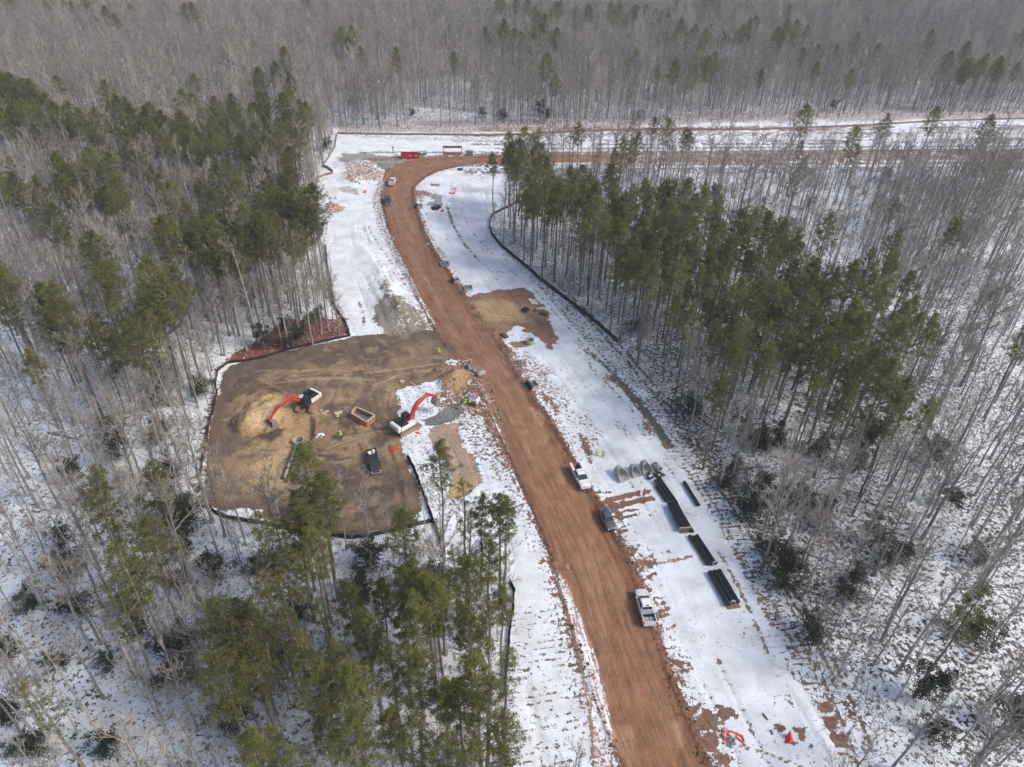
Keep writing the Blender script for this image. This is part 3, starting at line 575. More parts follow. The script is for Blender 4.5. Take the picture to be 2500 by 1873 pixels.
# ------------------------------------------------------------------ vehicles (x forward, z up)
def wheel(parent, x, y, r=.4, wd=.27):
    q = MB().lathe([(r*.6,-wd/2),(r*.93,-wd/2),(r,-wd*.32),(r,wd*.32),(r*.93,wd/2),(r*.6,wd/2)], 20, 'Y', (0,0,0)).build('wheel', M_tyre, parent, True)
    q.location = (x, y, r)
    s = 1 if y > 0 else -1
    k = MB().lathe([(0.0,-.02),(r*.62,-.03),(r*.62,.03),(r*.45,.05),(0.0,.06)], 14, 'Y', (0, s*wd*.35, 0)).build('rim', M_rim, q, True); return q
def truck(name, label, cat, paint, ax=1.0, cargo=None, double=True, toolbox=True, roofm=None, bedm=M_dark, utility=False, chrome=M_chrome, group=None):
    t = tag(empty(name), label, cat, group)
    Wd = .99; roofm = roofm or paint
    b = MB()
    # hood, doors and cab base as a swept hull
    st = [(3.0,.62,.55,.92),(2.90,.84,.50,1.06),(2.62,.95,.48,1.15),(1.75,.98,.48,1.24),(1.5,.99,.48,1.30),(-.95,.99,.48,1.30)]
    vs = []; 
    for x, hw, z0, z1_ in st: vs += [(x,-hw,z0),(x,-hw,z1_-.22),(x,-hw+.10,z1_-.03),(x,-hw*.45,z1_+.02),(x,hw*.45,z1_+.02),(x,hw-.10,z1_-.03),(x,hw,z1_-.22),(x,hw,z0)]
    fs = [(i*8+j, i*8+(j+1)%8, (i+1)*8+(j+1)%8, (i+1)*8+j) for i in range(len(st)-1) for j in range(8)]+[tuple(range(8)), tuple(range(47,39,-1))]
    b.add(vs, fs)
    if not utility:
        b.box((-1.95,.93,.9),(2.0,.12,.80)).box((-1.95,-.93,.9),(2.0,.12,.80)).box((-1.0,0,.95),(.08,1.8,.7))
    body = b.build('body', paint, t, True, bevel=.03)
    MB().box((-1.95,0,.62),(1.95,1.78,.12)).build('bed_floor', bedm, t)
    c = MB().hexa([(1.55,-.90,1.28),(1.55,.90,1.28),(-.95,.90,1.30),(-.95,-.90,1.30)], [(.62,-.70,1.86),(.62,.70,1.86),(-.78,.70,1.88),(-.78,-.70,1.88)])
    c.build('cab', paint, t, bevel=.07, seg=3)
    MB().hexa([(.60,-.66,1.875),(.60,.66,1.875),(-.74,.66,1.885),(-.74,-.66,1.885)], [(.50,-.60,1.915),(.50,.60,1.915),(-.68,.60,1.925),(-.68,-.60,1.925)]).build('roof', roofm, t, bevel=.02)
    e = .012
    MB().add([(1.49+e,-.83,1.33),(1.49+e,.83,1.33),(.68+e,.67,1.83),(.68+e,-.67,1.83)], [(0,1,2,3)]).build('windshield', M_glass, t, solid=.02)
    MB().add([(-.945-e,-.74,1.38),(-.945-e,.74,1.38),(-.815-e,.62,1.80),(-.815-e,-.62,1.80)], [(3,2,1,0)]).build('rear_window', M_glass, t, solid=.02)
    for s in (-1, 1):
        for x0, x1, x2, x3 in ((1.28,.30,.30,.62),(.20,-.82,-.72,.20)):
            MB().add([(x0,s*(.886+e),1.36),(x1,s*(.886+e),1.36),(x2,s*(.735+e),1.79),(x3,s*(.735+e),1.79)], [(0,1,2,3)]).build('side_window', M_glass, t, solid=.02)
        MB().box((1.2,s*1.10,1.36),(.12,.2,.22)).build('mirror', M_dark if paint is not M_white else M_white, t, bevel=.03)
        MB().box((2.88,s*.72,.88),(.16,.30,.22),(0,0,-s*.25)).build('headlight', M_lamp, t, bevel=.03)
        for x in (.32,-.6): MB().box((x,s*1.0,1.05),(.18,.03,.04)).build('door_handle', M_dark, t)
        for x in (2.0,-1.75): wheel(t, x, s*.86)
        for x in (2.0,-1.75): MB().tube([(x+.50*math.cos(q), s*.985, .42+.50*math.sin(q)) for q in np.linspace(.1, 3.04, 9)], .045, 5).build('wheel_arch', M_dark, t)
        MB().box((-2.96,s*.88,.98),(.05,.14,.36)).build('taillight', M_tail, t)
        for x in (1.42,.25): MB().box((x,s*.992,.98),(.025,.012,.55)).build('door_seam', M_dark, t)
        MB().box((2.2,s*.55,1.225),(1.0,.02,.02),(0,.06,0)).build('hood_crease', M_dark if paint is not M_black else M_chrome, t)
    MB().box((2.965,0,.86),(.06,1.1,.26)).build('grille', M_dark if chrome is not M_chrome else M_dark, t, bevel=.02)
    MB().box((2.99,0,.58),(.2,1.7,.22)).build('front_bumper', chrome, t, bevel=.04)
    MB().box((-3.08,0,.55),(.18,1.85,.18)).build('rear_bumper', chrome, t, bevel=.03)
    MB().box((-2.98,0,.50),(.03,.32,.15)).build('licence_plate', M_lamp, t)
    if utility:
        for s in (-1, 1):
            MB().box((-1.98,s*.88,1.0),(2.1,.40,.98)).build('side_toolbox', paint, t, bevel=.03)
            for x in (-1.35,-2.0,-2.65): MB().box((x,s*1.083,1.02),(.5,.01,.6)).build('locker_door', M_lamp, t)
    else:
        MB().box((-2.94,0,.93),(.07,1.74,.70)).build('tailgate', paint, t, bevel=.02)
    return t
def utility_cargo(t):
    MB().lathe([(0,-.28),(.26,-.28),(.28,-.2),(.28,.25),(.1,.34),(0,.34)], 12, 'Z', (-2.3,-.38,1.1)).build('red_fuel_can', M_red, t, True)
    MB().box((-1.5,0,1.0),(.5,.6,.5)).tube([(-1.2,.2,.8),(-1.5,.0,1.55),(-1.9,.3,1.2),(-2.4,.35,1.35)], .06).tube([(-1.3,-.4,.9),(-1.7,.3,1.35),(-2.0,-.2,.9)], .05).build('crane_and_hoses', M_dark, t)
    MB().box((-2.9,0,1.0),(.1,1.2,.5)).tube([(-2.9,-.6,1.2),(-3.3,-.7,1.6)], .05).build('tail_rack', M_steel, t)
    for y in (-.3, .3): MB().box((-.2,y,1.95),(.2,.12,.06)).build('beacon', M_orange, t)
def sedan(name, label):
    t = tag(empty(name), label, 'car')
    st = [(2.38,.62,.42,.62),(2.3,.80,.30,.72),(1.9,.88,.26,.86),(1.15,.91,.26,.97),(.8,.92,.26,1.0),(-1.35,.92,.26,1.02),(-1.7,.91,.26,1.03),(-2.25,.84,.32,.98),(-2.4,.66,.45,.86)]
    b = MB(); vs = []
    for x, hw, z0, zt in st: vs += [(x,-hw,z0),(x,-hw,zt-.28),(x,-hw+.10,zt-.06),(x,-hw*.45,zt+.02),(x,hw*.45,zt+.02),(x,hw-.10,zt-.06),(x,hw,zt-.28),(x,hw,z0)]
    k = len(st); fs = [(i*8+j, i*8+(j+1)%8, (i+1)*8+(j+1)%8, (i+1)*8+j) for i in range(k-1) for j in range(8)]+[tuple(range(8)), tuple(range(8*k-1,8*k-9,-1))]
    b.add(vs, fs).build('body', M_greyp, t, True, bevel=.03)
    MB().hexa([(1.0,-.80,.99),(1.0,.80,.99),(-1.55,.78,1.01),(-1.55,-.78,1.01)], [(.18,-.58,1.40),(.18,.58,1.40),(-.88,.58,1.42),(-.88,-.58,1.42)]).build('roof', M_greyp, t, True, bevel=.10, seg=3)
    e = .015
    MB().add([(.90+e,-.70,1.06),(.90+e,.70,1.06),(.25+e,.54,1.38),(.25+e,-.54,1.38)], [(0,1,2,3)]).build('windshield', M_glass, t, solid=.02)
    MB().add([(-1.47-e,-.66,1.05),(-1.47-e,.66,1.05),(-.95-e,.52,1.38),(-.95-e,-.52,1.38)], [(3,2,1,0)]).build('rear_window', M_glass, t, solid=.02)
    for s in (-1, 1):
        for x0, x1, x2, x3 in ((.75,-.22,-.22,.16),(-.30,-1.25,-.85,-.30)):
            MB().add([(x0,s*(.785+e),1.04),(x1,s*(.785+e),1.04),(x2,s*(.61+e),1.36),(x3,s*(.61+e),1.36)], [(0,1,2,3)]).build('side_window', M_glass, t, solid=.02)
        MB().box((.75,s*1.0,1.04),(.14,.18,.12)).build('mirror', M_greyp, t, bevel=.03)
        MB().box((2.26,s*.62,.66),(.14,.3,.14)).build('headlight', M_lamp, t, bevel=.03)
        MB().box((-2.33,s*.6,.82),(.08,.3,.13)).build('taillight', M_tail, t, bevel=.02)
        for x in (1.45,-1.4): wheel(t, x, s*.80, .32, .22)
    MB().box((2.40,0,.50),(.05,.9,.16)).build('grille', M_dark, t)
    MB().box((2.415,0,.68),(.03,.7,.04)).build('chrome_strip', M_chrome, t)
    return t
def place(t, rear, front, z=0.0, lift=0.0):
    a = at(*rear, z); b = at(*front, z); c = (a+b)/2; d = b-a
    t.location = (c[0], c[1], gz(*c)+lift); t.rotation_euler = (0, 0, math.atan2(d[1], d[0])); return t
tt = truck('pickup_truck', 'white crew cab pickup with an open cargo bed, nearest vehicle on the dirt road', 'pickup truck', M_white)
MB().box((-1.28,0,1.17),(.5,1.74,.42)).build('toolbox', M_galv, tt, bevel=.03)
MB().box((-2.35,.38,.78),(1.05,.82,.16),(0,.08,.05)).box((-2.35,-.42,.76),(1.0,.6,.12),(0,-.05,-.1)).build('bed_cargo', M_galv, tt)
MB().box((-.68,0,1.95),(.14,.5,.05)).build('brake_light', M_dark, tt)
place(tt, (1584,1519), (1565,1452), .5)
tu = truck('utility_truck', 'white utility truck with side tool boxes and red can in back, beside the two workers', 'utility truck', M_white, utility=True); utility_cargo(tu)
place(tu, (1404,1139), (1430,1192), .6)
place(sedan('sedan_car', 'dark grey sedan parked on the right edge of the dirt road'), (1472,1248), (1494,1296), .4)
tb = truck('pickup_truck', 'black pickup truck parked on the brown pad behind a bare tree', 'pickup truck', M_black)
MB().lathe([(0,-.3),(.27,-.3),(.27,.3),(0,.3)], 12, 'Z', (-2.4,.4,1.0)).box((-2.2,-.35,.95),(.6,.6,.5),(0,0,.3)).box((-1.5,.3,.85),(.6,.4,.3)).build('bed_cargo', M_snowm, tb)
place(tb, (906,1104), (919,1154), .6)
tw = truck('pickup_truck', 'white pickup truck at the far bend of the road, furthest of the vehicles', 'pickup truck', M_white); place(tw, (955,453), (962,437), .5)
tn = truck('pickup_truck', 'dark blue pickup facing down the road below the far white truck', 'pickup truck', M_blue); place(tn, (945,484), (948,500), .5)
# ------------------------------------------------------------------ diggers
def excavator(label, p_rear, p_front, house_to, boom, lift=0.0):
    a = at(*p_rear); b = at(*p_front); c = (a+b)/2; d = b-a
    t = tag(empty('excavator', (c[0], c[1], gz(*c)+lift), math.atan2(d[1], d[0])), label, 'excavator')
    for s in (-1, 1):
        prof = []; L = 1.95; r = .47
        for q in np.linspace(-math.pi/2, math.pi/2, 9): prof.append((L+r*math.cos(q), r+r*math.sin(q)))
        for q in np.linspace(math.pi/2, 1.5*math.pi, 9): prof.append((-L+r*math.cos(q), r+r*math.sin(q)))
        tr = MB().prism(prof, s*1.3-.33, s*1.3+.33).build('track', M_track, t)
        cl = MB()
        for x in np.arange(-L, L+.01, .26): cl.box((x, s*1.3, 2*r+.02), (.07,.66,.05)).box((x, s*1.3, -.0), (.07,.66,.03))
        for e_ in (-1, 1):
            for q in np.linspace(-1.2, 1.2, 6): cl.box((e_*(L+r*math.cos(q)), s*1.3, r+r*math.sin(q)), (.07,.66,.07))
        cl.build('track_cleats', M_track, tr)
        MB().box((0, s*1.3, r), (3.4,.70,.34)).build('track_frame', M_steel, t, bevel=.05)
    MB().box((0,0,.75),(1.7,2.1,.45)).lathe([(0,.9),(.75,.9),(.75,1.12),(0,1.12)], 20).build('undercarriage', M_steel, t)
    hd = at(*house_to)-c; yaw = math.atan2(hd[1], hd[0])-t.rotation_euler[2]
    h = empty('upper_house', (0,0,0), yaw); h.parent = t
    bpy.data.objects.remove(h)
    Q = Matrix.Rotation(yaw, 4, 'Z')
    def hb(): m_ = MB(); m_.m = Q; return m_
    q = hb().prism([(-2.9,1.15),(-2.9,2.1),(-2.75,2.38),(-2.15,2.42),(-2.15,1.15)], -1.38, 1.38); q.build('counterweight', M_whitec, t, bevel=.2, seg=4)
    hb().box((-.45,-.97,1.68),(3.3,.85,.95)).box((-1.1,.97,1.68),(2.0,.85,.95)).build('side_panels', M_whitec, t, bevel=.05)
    hb().box((-.3,0,1.25),(3.3,2.6,.14)).box((-.75,0,2.0),(2.0,1.1,.9)).box((-1.25,0,2.30),(1.8,2.6,.30)).box((-.95,-.7,2.48),(.9,.8,.12)).box((-1.1,.5,2.47),(.8,.9,.1)).tube([(-1.4,-.2,2.4),(-1.4,-.2,2.85),(-1.5,-.2,2.95)], .08).build('engine_deck', M_deck, t, bevel=.02)
    hb().tube([(-1.6,-1.3,2.5),(-1.6,-1.3,2.9),(1.0,-1.3,2.8),(1.0,-1.3,2.3)], .03).tube([(-1.5,1.3,2.5),(-1.5,1.3,2.8),(-.5,1.3,2.8)], .03).build('hand_rail', M_dark, t)
    cb = hb().prism([(-.1,1.3),(-.1,3.0),(1.15,3.0),(1.5,2.3),(1.5,1.3)], .45, 1.38).build('cab', M_deck, t, bevel=.06)
    hb().add([(1.53,.55,1.6),(1.53,1.28,1.6),(1.53,1.28,2.28),(1.53,.55,2.28)], [(0,1,2,3)]).add([(1.50,.55,2.38),(1.50,1.28,2.38),(1.20,1.28,2.95),(1.20,.55,2.95)], [(0,1,2,3)]).add([(0,1.41,2.1),(1.1,1.41,2.1),(1.0,1.41,2.85),(0,1.41,2.85)], [(0,1,2,3)]).add([(.15,.6,3.02),(.9,.6,3.02),(.9,1.2,3.02),(.15,1.2,3.02)], [(0,1,2,3)]).build('cab_glass', M_glass, t, solid=.02)
    # boom in the plane y=-.05 ; points (x,z)
    A, K, T, Bk, bang = boom       # pivot, knee, boom tip, stick tip, bucket angle
    def beam(P, hs, wd):
        up = []; dn = []
        for i, (x, z) in enumerate(P):
            p0 = P[max(i-1,0)]; p1 = P[min(i+1,len(P)-1)]; dx, dz = p1[0]-p0[0], p1[1]-p0[1]; l_ = math.hypot(dx, dz)
            nx_, nz_ = -dz/l_, dx/l_; up.append((x+nx_*hs[i]/2, z+nz_*hs[i]/2)); dn.append((x-nx_*hs[i]/2, z-nz_*hs[i]/2))
        vs = []
        for i in range(len(P)): vs += [(up[i][0],-wd/2-.2,up[i][1]),(up[i][0],wd/2-.2,up[i][1]),(dn[i][0],wd/2-.2,dn[i][1]),(dn[i][0],-wd/2-.2,dn[i][1])]
        k = len(P); fs = [(i*4+j, i*4+(j+1)%4, (i+1)*4+(j+1)%4, (i+1)*4+j) for i in range(k-1) for j in range(4)]+[(0,1,2,3),(4*k-1,4*k-2,4*k-3,4*k-4)]
        return hb().add(vs, fs)
    lerp = lambda p, q_, u: (p[0]*(1-u)+q_[0]*u, p[1]*(1-u)+q_[1]*u)
    m1 = lerp(A, K, .55); m2 = lerp(K, T, .45)
    beam([A, m1, K, m2, T], [.45,.72,.85,.62,.42], .48).build('boom', M_red, t, bevel=.04)
    b0 = (T[0]-(Bk[0]-T[0])*.17, T[1]-(Bk[1]-T[1])*.17)
    beam([b0, T, lerp(T, Bk, .35), Bk], [.35,.62,.5,.26], .38).build('stick', M_red, t, bevel=.03)
    cyl = hb()
    for y in (-.52, .12):
        p0 = (A[0]+.55, A[1]-.35); p1 = lerp(A, K, .8)
        cyl.tube([(p0[0],y,p0[1]),((p0[0]+p1[0])/2,y,(p0[1]+p1[1])/2)], .11, 8)
    p0 = (K[0]-.3, K[1]+.5); 
    cyl.tube([(p0[0],-.2,p0[1]),((p0[0]+b0[0])/2,-.2,(p0[1]+b0[1])/2+.1)], .12, 8)
    cyl.build('hydraulic_cylinder', M_red, t)
    rod = hb()
    for y in (-.52, .12):
        p0 = (A[0]+.55, A[1]-.35); p1 = lerp(A, K, .8); rod.tube([((p0[0]+p1[0])/2,y,(p0[1]+p1[1])/2),(p1[0],y,p1[1])], .06, 6)
    p0 = (K[0]-.3, K[1]+.5); rod.tube([((p0[0]+b0[0])/2,-.2,(p0[1]+b0[1])/2+.1),(b0[0],-.2,b0[1])], .06, 6)
    p1 = lerp(T, Bk, .3); rod.tube([(p1[0]+.3,-.2,p1[1]),(Bk[0]+.25,-.2,Bk[1]+.35)], .07, 6)
    for y in (-.45, .05): rod.tube([(lerp(A, K, .2)[0],y,lerp(A, K, .2)[1]+.38),(K[0],y,K[1]+.46),(T[0],y,T[1]+.30)], .035, 5)
    rod.build('piston_rod', M_steel, t)
    # bucket : open curved scoop
    bw = 1.5; arc = []
    for q in np.linspace(0, 3.7, 10): arc.append((.75+.95*math.cos(q+2.2), -.85+.95*math.sin(q+2.2)))
    co, si = math.cos(bang), math.sin(bang); rt = lambda p: (Bk[0]+p[0]*co-p[1]*si, Bk[1]+p[0]*si+p[1]*co)
    bk = hb(); pts = [rt(p) for p in arc]; n_ = len(pts)
    bk.add([(x,-bw/2-.2,z) for x, z in pts]+[(x,bw/2-.2,z) for x, z in pts], [(i,i+1,i+1+n_,i+n_) for i in range(n_-1)])
    for y in (-bw/2-.2, bw/2-.2): bk.add([(x,y,z) for x, z in pts], [tuple(range(n_))])
    bo = bk.build('bucket', M_steel if lift < 5 else M_steel, t, solid=.06)
    te = hb(); e_ = pts[-1]; d_2 = (pts[-1][0]-pts[-2][0], pts[-1][1]-pts[-2][1]); l_ = math.hypot(*d_2)
    for y in np.linspace(-bw/2-.15, bw/2-.25, 5): te.box((e_[0]+d_2[0]/l_*.1, y, e_[1]+d_2[1]/l_*.1), (.24,.1,.1))
    te.build('bucket_teeth', M_steel, bo)
    cu_ = bpy.data.curves.new('lettering', 'FONT'); cu_.body = 'LINK-BELT'; cu_.size = .42; cu_.extrude = .006; cu_.align_x = 'CENTER'
    me = None
    o = bpy.data.objects.new('lettering', cu_); COL.objects.link(o); o.parent = t; cu_.materials.append(M_dark)
    me_ = bpy.data.meshes.new_from_object(o); bpy.data.objects.remove(o); me_.name = 'lettering'; o = bpy.data.objects.new('lettering', me_); COL.objects.link(o); o.parent = t
    o.matrix_local = Q @ Matrix.Translation((-2.915, 0, 1.55)) @ Matrix.Rotation(-math.pi/2, 4, 'Z') @ Matrix.Rotation(math.pi/2, 4, 'X')
    return t
excavator('white excavator on the left with red boom reaching down to the sand pile', (757,978), (744,1006), (672,1043), ((.6,1.9),(3.6,4.0),(6.6,3.7),(9.0,2.2),-.9))
excavator('white excavator on the right with red boom arched over the gravel trench', (962,1062), (1022,1032), (1062,1008), ((.6,1.9),(2.7,4.7),(5.3,5.6),(7.7,3.9),-.8))
def skid():
    c = at(1153,985); t = tag(empty('skid_steer', (c[0], c[1], gz(*c)), R(155)), 'small white skid steer with black cage beside the road rubble', 'skid steer')
    MB().box((-.2,0,.75),(2.3,1.0,.8)).box((-1.2,0,1.1),(.5,1.5,.9)).build('body', M_whitec, t, bevel=.08)
    f = MB()
    for x in (-.8, .6):
        for y in (-.5, .5): f.tube([(x,y,1.1),(x*.85,y*.9,2.0)], .05)
    for y in (-.45, .45): f.tube([(-.7,y,2.0),(.52,y,2.0)], .05)
    f.build('cage', M_dark, t); MB().box((-.1,0,2.05),(1.2,.95,.06)).build('roof', M_galv, t); MB().box((-.1,.15,.95),(.5,.5,.5)).build('seat', M_dark, t)
    for s in (-1, 1):
        MB().tube([(-1.3,s*.72,1.5),(0,s*.72,1.55),(1.2,s*.72,.9),(1.6,s*.72,.4)], .09).build('loader_arm', M_whitec, t)
        prof = [(1.0+.36*math.cos(q), .36+.36*math.sin(q)) for q in np.linspace(-1.57, 1.57, 7)]+[(-1.0+.36*math.cos(q), .36+.36*math.sin(q)) for q in np.linspace(1.57, 4.71, 7)]
        MB().prism(prof, s*.72-.16, s*.72+.16).build('track', M_tyre, t)
    MB().add([(1.5,-.9,.1),(1.5,.9,.1),(2.2,.9,.05),(2.2,-.9,.05),(1.5,-.9,.7),(1.5,.9,.7)], [(0,1,2,3),(0,4,5,1),(0,3,4),(1,5,2)]).build('bucket', M_steel, t, solid=.05)
    MB().box((-.5,.1,2.12),(.5,.4,.06)).build('red_jacket', M_pinkor, t)
skid()
# ------------------------------------------------------------------ people
def person(label, px, face, pose=0, cloth=None, drop=0):
    c = at(*px); z = gz(*c)
    me = bpy.data.meshes.new('person'); lean = (.0, .12, .25, .05)[pose]; st_ = (.12, .30, .16, .22)[pose]
    V = [(0,0,.95),(lean*.4,0,1.2),(lean,0,1.43),(lean*1.15,0,1.52),(lean*1.25+.01,0,1.60),(lean*1.25+.02,0,1.70)]; Rr = [.155,.145,.15,.065,.095,.085]
    E = [(0,1),(1,2),(2,3),(3,4),(4,5)]
    for s in (-1, 1):
        k = len(V); sw = s*st_*.7
        V += [(0,s*.10,.88),(sw*.5+.03,s*.12,.50),(sw*.9-.03,s*.13,.10),(sw*.9+.14,s*.14,.045)]; Rr += [.10,.068,.05,.042]; E += [(0,k),(k,k+1),(k+1,k+2),(k+2,k+3)]
        k = len(V); f = (.05,.25,.38,.30)[pose]*(1 if s > 0 or pose > 1 else .2)
        V += [(lean,s*.20,1.40),(lean-.02+f*.3,s*.27,1.14),(lean+f,s*.22,.92+f*.45),(lean+f+.05,s*.21,.87+f*.45)]; Rr += [.065,.052,.038,.034]; E += [(2,k),(k,k+1),(k+1,k+2),(k+2,k+3)]
        hk = len(V)-1
        for q in range(4): V.append((V[hk][0]+.075-.008*abs(q-1.2), V[hk][1]+(q-1.5)*.022, V[hk][2]-.05)); Rr.append(.0095); E.append((hk, len(V)-1))
        V.append((V[hk][0]+.02, V[hk][1]-s*.05, V[hk][2]-.02)); Rr.append(.011); E.append((hk, len(V)-1))
    me.from_pydata(V, E, []); o = bpy.data.objects.new('person', me); COL.objects.link(o)
    o.modifiers.new('skin', 'SKIN'); o.modifiers.new('sub', 'SUBSURF').levels = 1; o.modifiers['sub'].render_levels = 1
    for i, r_ in enumerate(Rr): me.skin_vertices[0].data[i].radius = (r_, r_); me.skin_vertices[0].data[i].use_root = (i == 0)
    me.materials.append(M_cloth)
    o.location = (c[0], c[1], z); o.rotation_euler = (0, 0, face); tag(o, label, 'person')
    L = lean
    j = MB().hexa([(-.17,-.21,.88),(.17,-.21,.88),(.17,.21,.88),(-.17,.21,.88)], [(L-.15,-.235,1.44),(L+.15,-.235,1.44),(L+.15,.235,1.44),(L-.15,.235,1.44)])
    for s in (-1, 1):
        f = (.05,.25,.38,.30)[pose]*(1 if s > 0 or pose > 1 else .2)
        j.tube([(L,s*.19,1.40),(L-.02+f*.3,s*.28,1.14),(L+f*.85,s*.23,.96+f*.4)], [.095,.08,.06], 8)
    j.build('hi_vis_jacket', M_hivis, o, True, bevel=.05, seg=2)
    bnd = MB().box((L*.4,0,1.08),(.37,.47,.05))
    bnd.build('reflective_band', M_lamp, o)
    hx = L*1.25+.02
    MB().lathe([(0,1.80),(.07,1.79),(.115,1.745),(.125,1.69),(.165,1.675),(.165,1.66),(0,1.66)], 12, 'Z', (hx,0,0)).build('hard_hat', M_hat, o, True)
    MB().lathe([(0,1.66),(.08,1.655),(.092,1.60),(.075,1.53),(0,1.51)], 10, 'Z', (hx+.015,0,0)).box((hx+.11,0,1.60),(.03,.025,.04)).box((hx+.095,0,1.555),(.01,.05,.01)).build('face', M_skin, o, True)
    return o
person('worker in yellow vest and white hard hat alone on the pad above the black pickup', (834,1071), R(200), 1)
person('worker in yellow vest walking at the top of the pad near the road', (1071,868), R(60), 3)
person('worker in yellow jacket bending over beside the white skid steer, left one of two', (1133,993), R(30), 2)
person('worker in yellow vest leaning on the skid steer, right one of two', (1146,991), R(10), 1)
person('worker in yellow jacket above the utility truck, left of a pair on snow', (1456,1112), R(-60), 3)
person('worker in yellow vest with dark trousers on the snow, right of a pair', (1472,1116), R(-100), 0)
# ------------------------------------------------------------------ pipes
def pipe_mesh(L, r, th, bell=True, ribs=44, n=18):
    m_ = MB(); xs = np.linspace(-L/2, L/2, ribs*2+1); prof = []
    vs = []; fs = []
    outer = [(x, r*(1.0 if i % 2 else .93)) for i, x in enumerate(xs)]
    if bell: outer = [(x, q) for x, q in outer if x < L/2-.28]+[(L/2-.27, r*1.08),(L/2, r*1.10)]
    prof = [(q, x) for x, q in outer]+[(r*(1-th), L/2),(r*(1-th), -L/2)]
    return m_.lathe(prof, n, 'X')
PIPES = {}
def pipe(name, label, a, b, r, m, zc=None, group=None, ribs=30, th=.16, bell=True, L=None, cat='pipe'):
    A = at(*a, zc if zc is not None else r); B = at(*b, zc if zc is not None else r); c = (A+B)/2; d = B-A
    L = L or float(np.hypot(*d)); key = (round(L, 1), r, m.name, bell)
    if key not in PIPES:
        o = pipe_mesh(key[0], r, th, bell, ribs).build(name, m, None, True); PIPES[key] = o.data
    else: o = bpy.data.objects.new(name, PIPES[key]); COL.objects.link(o)
    o.location = (c[0], c[1], gz(*c)+(zc if zc is not None else r)); o.rotation_euler = (random.uniform(-.3,.3), 0, math.atan2(d[1], d[0])); tag(o, label, cat, group); return o
P4 = lambda x, y: (1500+x/4.144, 1100+y/4.144)
G = 'black drainage pipes stacked on the snow'
A1 = [((412,300),(545,512),.55),((438,290),(590,520),.55),((462,282),(628,520),.55),((425,365),(520,503),.28)]
nm = ['left pipe', 'middle pipe', 'right pipe', 'short lower pipe']
for k, (a, b, z) in enumerate(A1): pipe('drainage_pipe', f'{nm[k]} of the black bundle touching the flared end sections', P4(*a), P4(*b), .27, M_hdpe, z, G, bell=False)
B1 = [((545,535),(672,798)),((572,532),(702,795)),((600,530),(732,793)),((628,530),(760,788))]
nm = ['leftmost', 'second from left', 'third from left', 'rightmost']
for k, (a, b) in enumerate(B1): pipe('drainage_pipe', f'{nm[k]} upper pipe of the four wide black bundle with pale ends', P4(*a), P4(*b), .27, M_hdpe, .80, G)
B2 = [((565,560),(700,815)),((590,560),(728,815)),((615,560),(760,812)),((640,560),(792,822))]
for k, (a, b) in enumerate(B2): pipe('drainage_pipe', f'{nm[k]} bottom pipe under the four wide black bundle', P4(*a), P4(*b), .27, M_hdpe, .28, G)
C1 = [((762,860),(945,1150)),((800,868),(985,1152)),((832,856),(1022,1143))]
nm = ['left', 'middle', 'right']
for k, (a, b) in enumerate(C1): pipe('drainage_pipe', f'{nm[k]} of three slim black pipes just above the nearest thick bundle', P4(*a), P4(*b), .30, M_hdpe, .32, G)
D1 = [((966,1230),(1152,1560)),((1012,1220),(1200,1545)),((1056,1212),(1244,1535))]
for k, (a, b) in enumerate(D1): pipe('drainage_pipe', f'{nm[k]} of three thick black pipes in the bundle nearest the camera', P4(*a), P4(*b), .41, M_hdpe, .45, G)
pipe('drainage_pipe', 'single black pipe lying alone on snow right of the bundles', P4(706,318), P4(850,552), .33, M_hdpe, .34)
def collar(o, L, r):
    q = MB().lathe([(r*.80,L/2+.01),(r*1.14,L/2+.01),(r*1.16,L/2-.24),(r*1.12,L/2-.24),(r*1.10,L/2-.02),(r*.80,L/2-.02)], 18, 'X').build('snowy_collar', M_conc, o, True)
for o in list(COL.objects):
    if o.name.startswith('drainage_pipe') and ('four wide' in o['label'] and 'upper' in o['label'] or o['label'].startswith(('middle of three thick','right of three slim'))):
        xs_ = max(v.co.x for v in o.data.vertices); collar(o, 2*xs_, .42 if 'thick' in o['label'] else .28)
def skid_timber(a, b, label, w_=.35, z=0, m=M_wood):
    A = at(*a); B = at(*b); c = (A+B)/2; d = B-A; L = np.hypot(*d)
    o = MB().box((0,0,.09),(L,w_,.16)).box((0,w_*.7,.07),(L*.9,w_*.4,.1)).build('timber_skid', m, None, bevel=.02); o.location = (*c, gz(*c)); o.rotation_euler = (0,0,math.atan2(d[1],d[0])); tag(o, label, 'timber')
skid_timber(P4(660,835), P4(790,820), 'brown timber under the pale ends of the four wide pipe bundle')
skid_timber(P4(1140,1590), P4(1265,1570), 'brown timber under the near end of the thickest pipe bundle', .7)
